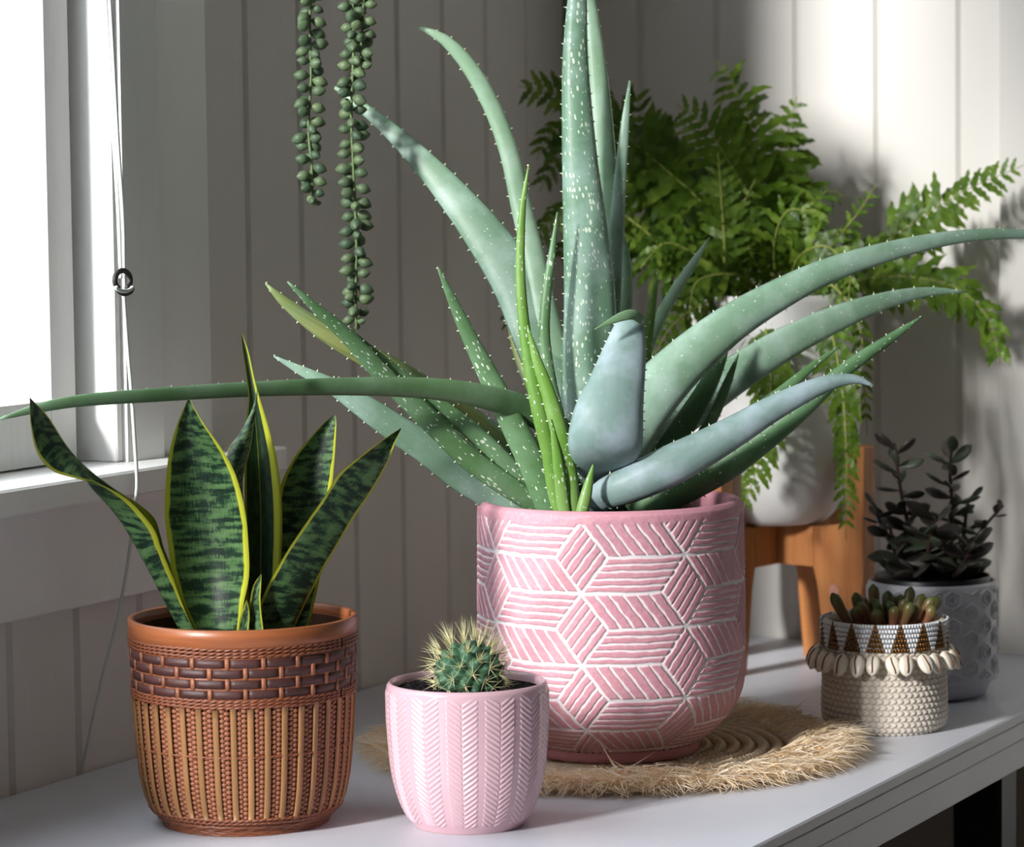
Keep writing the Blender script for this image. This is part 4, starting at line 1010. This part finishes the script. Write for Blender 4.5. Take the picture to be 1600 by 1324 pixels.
for r_ in range(rows_b):
    z = zt6+.0006-r_*.0041
    for k in range(nbd):
        u = (k+.5*(r_ % 2)) % perb; dist = abs(u-perb/2); half = .35+r_*.62
        a = a6+.06+2*pi*(k+.5*(r_ % 2))/nbd; rr = 96.5*K6+.0010
        p = (C6[0]+rr*cos(a), C6[1]+rr*sin(a), C6[2]+z)
        (mbz if (dist < half and r_ > 0) or (r_ == 0 and dist < .4) else mw).add(*ball(p, .00142))
tag(mw.build('white_beads', M['wbead'], cb), kind='stuff'); tag(mbz.build('bronze_beads', M['bbead'], cb), kind='stuff')
# cowries: egg body with a toothed slit
t = NT('cowrie'); nz = t.noise(t.coord('Object'), 1.5, 3); t.base(t.mixc(nz, S(226,214,194), S(240,234,222)), .25, .5); M['cowrie'] = t.m
M['slit'] = plain('cowrie_slit', S(120,84,60), .7, .2)
def cowrie_meshes():
    v = []; nu, nv = 16, 10; 
    for i in range(nv+1):
        u = i/nv; r_ = .5*sqrt(max(0.0004, 1-(2*u-1)**2))*(1-.22*(u-.5))
        for k in range(nu):
            a = 2*pi*k/nu; y_ = r_*sin(a)*.72; x_ = r_*cos(a)*.72
            if sin(a) > .9: y_ -= .075*min(1, sin(pi*u)*2)      # the groove
            v.append((x_, y_, -u))
    b_ = mesh('shell', v, grid_faces(nv+1, nu, True)+[list(range(nu))[::-1], [nv*nu+k for k in range(nu)]], M['cowrie'])
    q = [(.018*sin(i*.6), .5*.72*sqrt(max(0, 1-(2*u-1)**2))*(1-.22*(u-.5))-.055, -u) for i, u in enumerate(np.linspace(.12, .88, 10))]
    s_ = mesh('slit', *tube(q, .035, 6), M['slit'])
    return b_, s_
CB, CS = cowrie_meshes()
nsh = 26
for k in range(nsh):
    a = a6+2*pi*(k+.35)/nsh; out = np.array([cos(a), sin(a), 0]); tg = np.array([-sin(a), cos(a), 0]); rs = random.uniform(-.28, .28)
    z = zt6-rows_b*.0041+.0012; p = C6+out*(97*K6+.0030)+Z*z
    dn = norm(-Z+out*random.uniform(.35, .65)+tg*rs); az = -dn; ax = norm(np.cross(out, az)); ay = np.cross(az, ax); L_ = random.uniform(33, 38)*K6; w_ = L_*.9
    sh = inst('cowrie_shell', CB, cb, p, ax, ay, az, (w_, w_*.85, L_))
    s2 = bpy.data.objects.new('slit', CS); COL.objects.link(s2); s2.parent = sh
# jelly-bean succulent
jb = thing('sedum', C6+np.array([0, 0, zt6-.012]), 'small rosette of plump red-green finger leaves in the crocheted pot', 'plant')
v, f = disc(C6+np.array([0, 0, zt6-.008]), 86*K6, 36, 6, .002); mk('soil', v, f, M['soil'], jb)
t = NT('jelly_leaf'); tc = t.n('ShaderNodeTexCoord'); sp_ = t.n('ShaderNodeSeparateXYZ'); t.l(tc.outputs['Object'], sp_.inputs[0]); oi = t.n('ShaderNodeObjectInfo')
t.base(t.mixc(oi.outputs['Random'], t.ramp(sp_.outputs[2], [(.1, S(176,112,98)), (.55, S(138,92,66)), (1, S(96,104,50))]), t.ramp(sp_.outputs[2], [(.2, S(104,92,52)), (1, S(58,82,42))])), .35, .45); M['jelly'] = t.m
def bean_mesh():
    v = []; nu, nv = 10, 9
    for i in range(nv+1):
        u = i/nv; r_ = .5*(.62+.5*u)*sqrt(max(.001, 1-max(0, (u-.72)/.285)**2)) if u > 0 else .25
        for k in range(nu): a = 2*pi*k/nu; v.append((r_*cos(a), r_*sin(a)*.8, u))
    return mesh('leaf', v, grid_faces(nv+1, nu, True)+[list(range(nu))[::-1], [nv*nu+k for k in range(nu)]], M['jelly'])
BM = bean_mesh()
for (x_, y_, dx, dy, dd) in ((1370,975,-6,-62,.01),(1385,975,3,-52,0),(1400,975,8,-46,.01),(1412,975,12,-58,.01),(1378,978,-14,-42,-.005),(1393,980,-4,-40,-.012),(1408,980,6,-44,-.01),(1425,978,18,-50,0),(1432,980,26,-46,-.005),(1440,980,28,-48,.005),(1438,982,22,-34,-.015),(1420,984,14,-40,-.02),(1380,984,-12,-42,-.02),(1360,985,-18,-44,-.015),(1352,982,-16,-56,-.005),(1345,985,-10,-36,-.018),(1330,985,-30,-58,-.02),(1395,986,4,-38,-.028),(1408,986,16,-44,-.027),(1372,987,-4,-34,-.028),(1427,972,22,-38,.02),(1365,970,-20,-36,.02),(1395,968,0,-38,.025),(1450,984,10,-28,-.01)):
    d_ = D6+dd; p0 = P(x_, y_, d_); p1 = P(x_+dx, y_+dy, d_-.006 if dd < 0 else d_+.006); az = p1-p0; L_ = np.linalg.norm(az); az = az/L_; ax = norm(np.cross(az, camf)); ay = np.cross(az, ax)
    inst('leaf', BM, jb, p0, ax, ay, az, (.0105, .0105, L_))
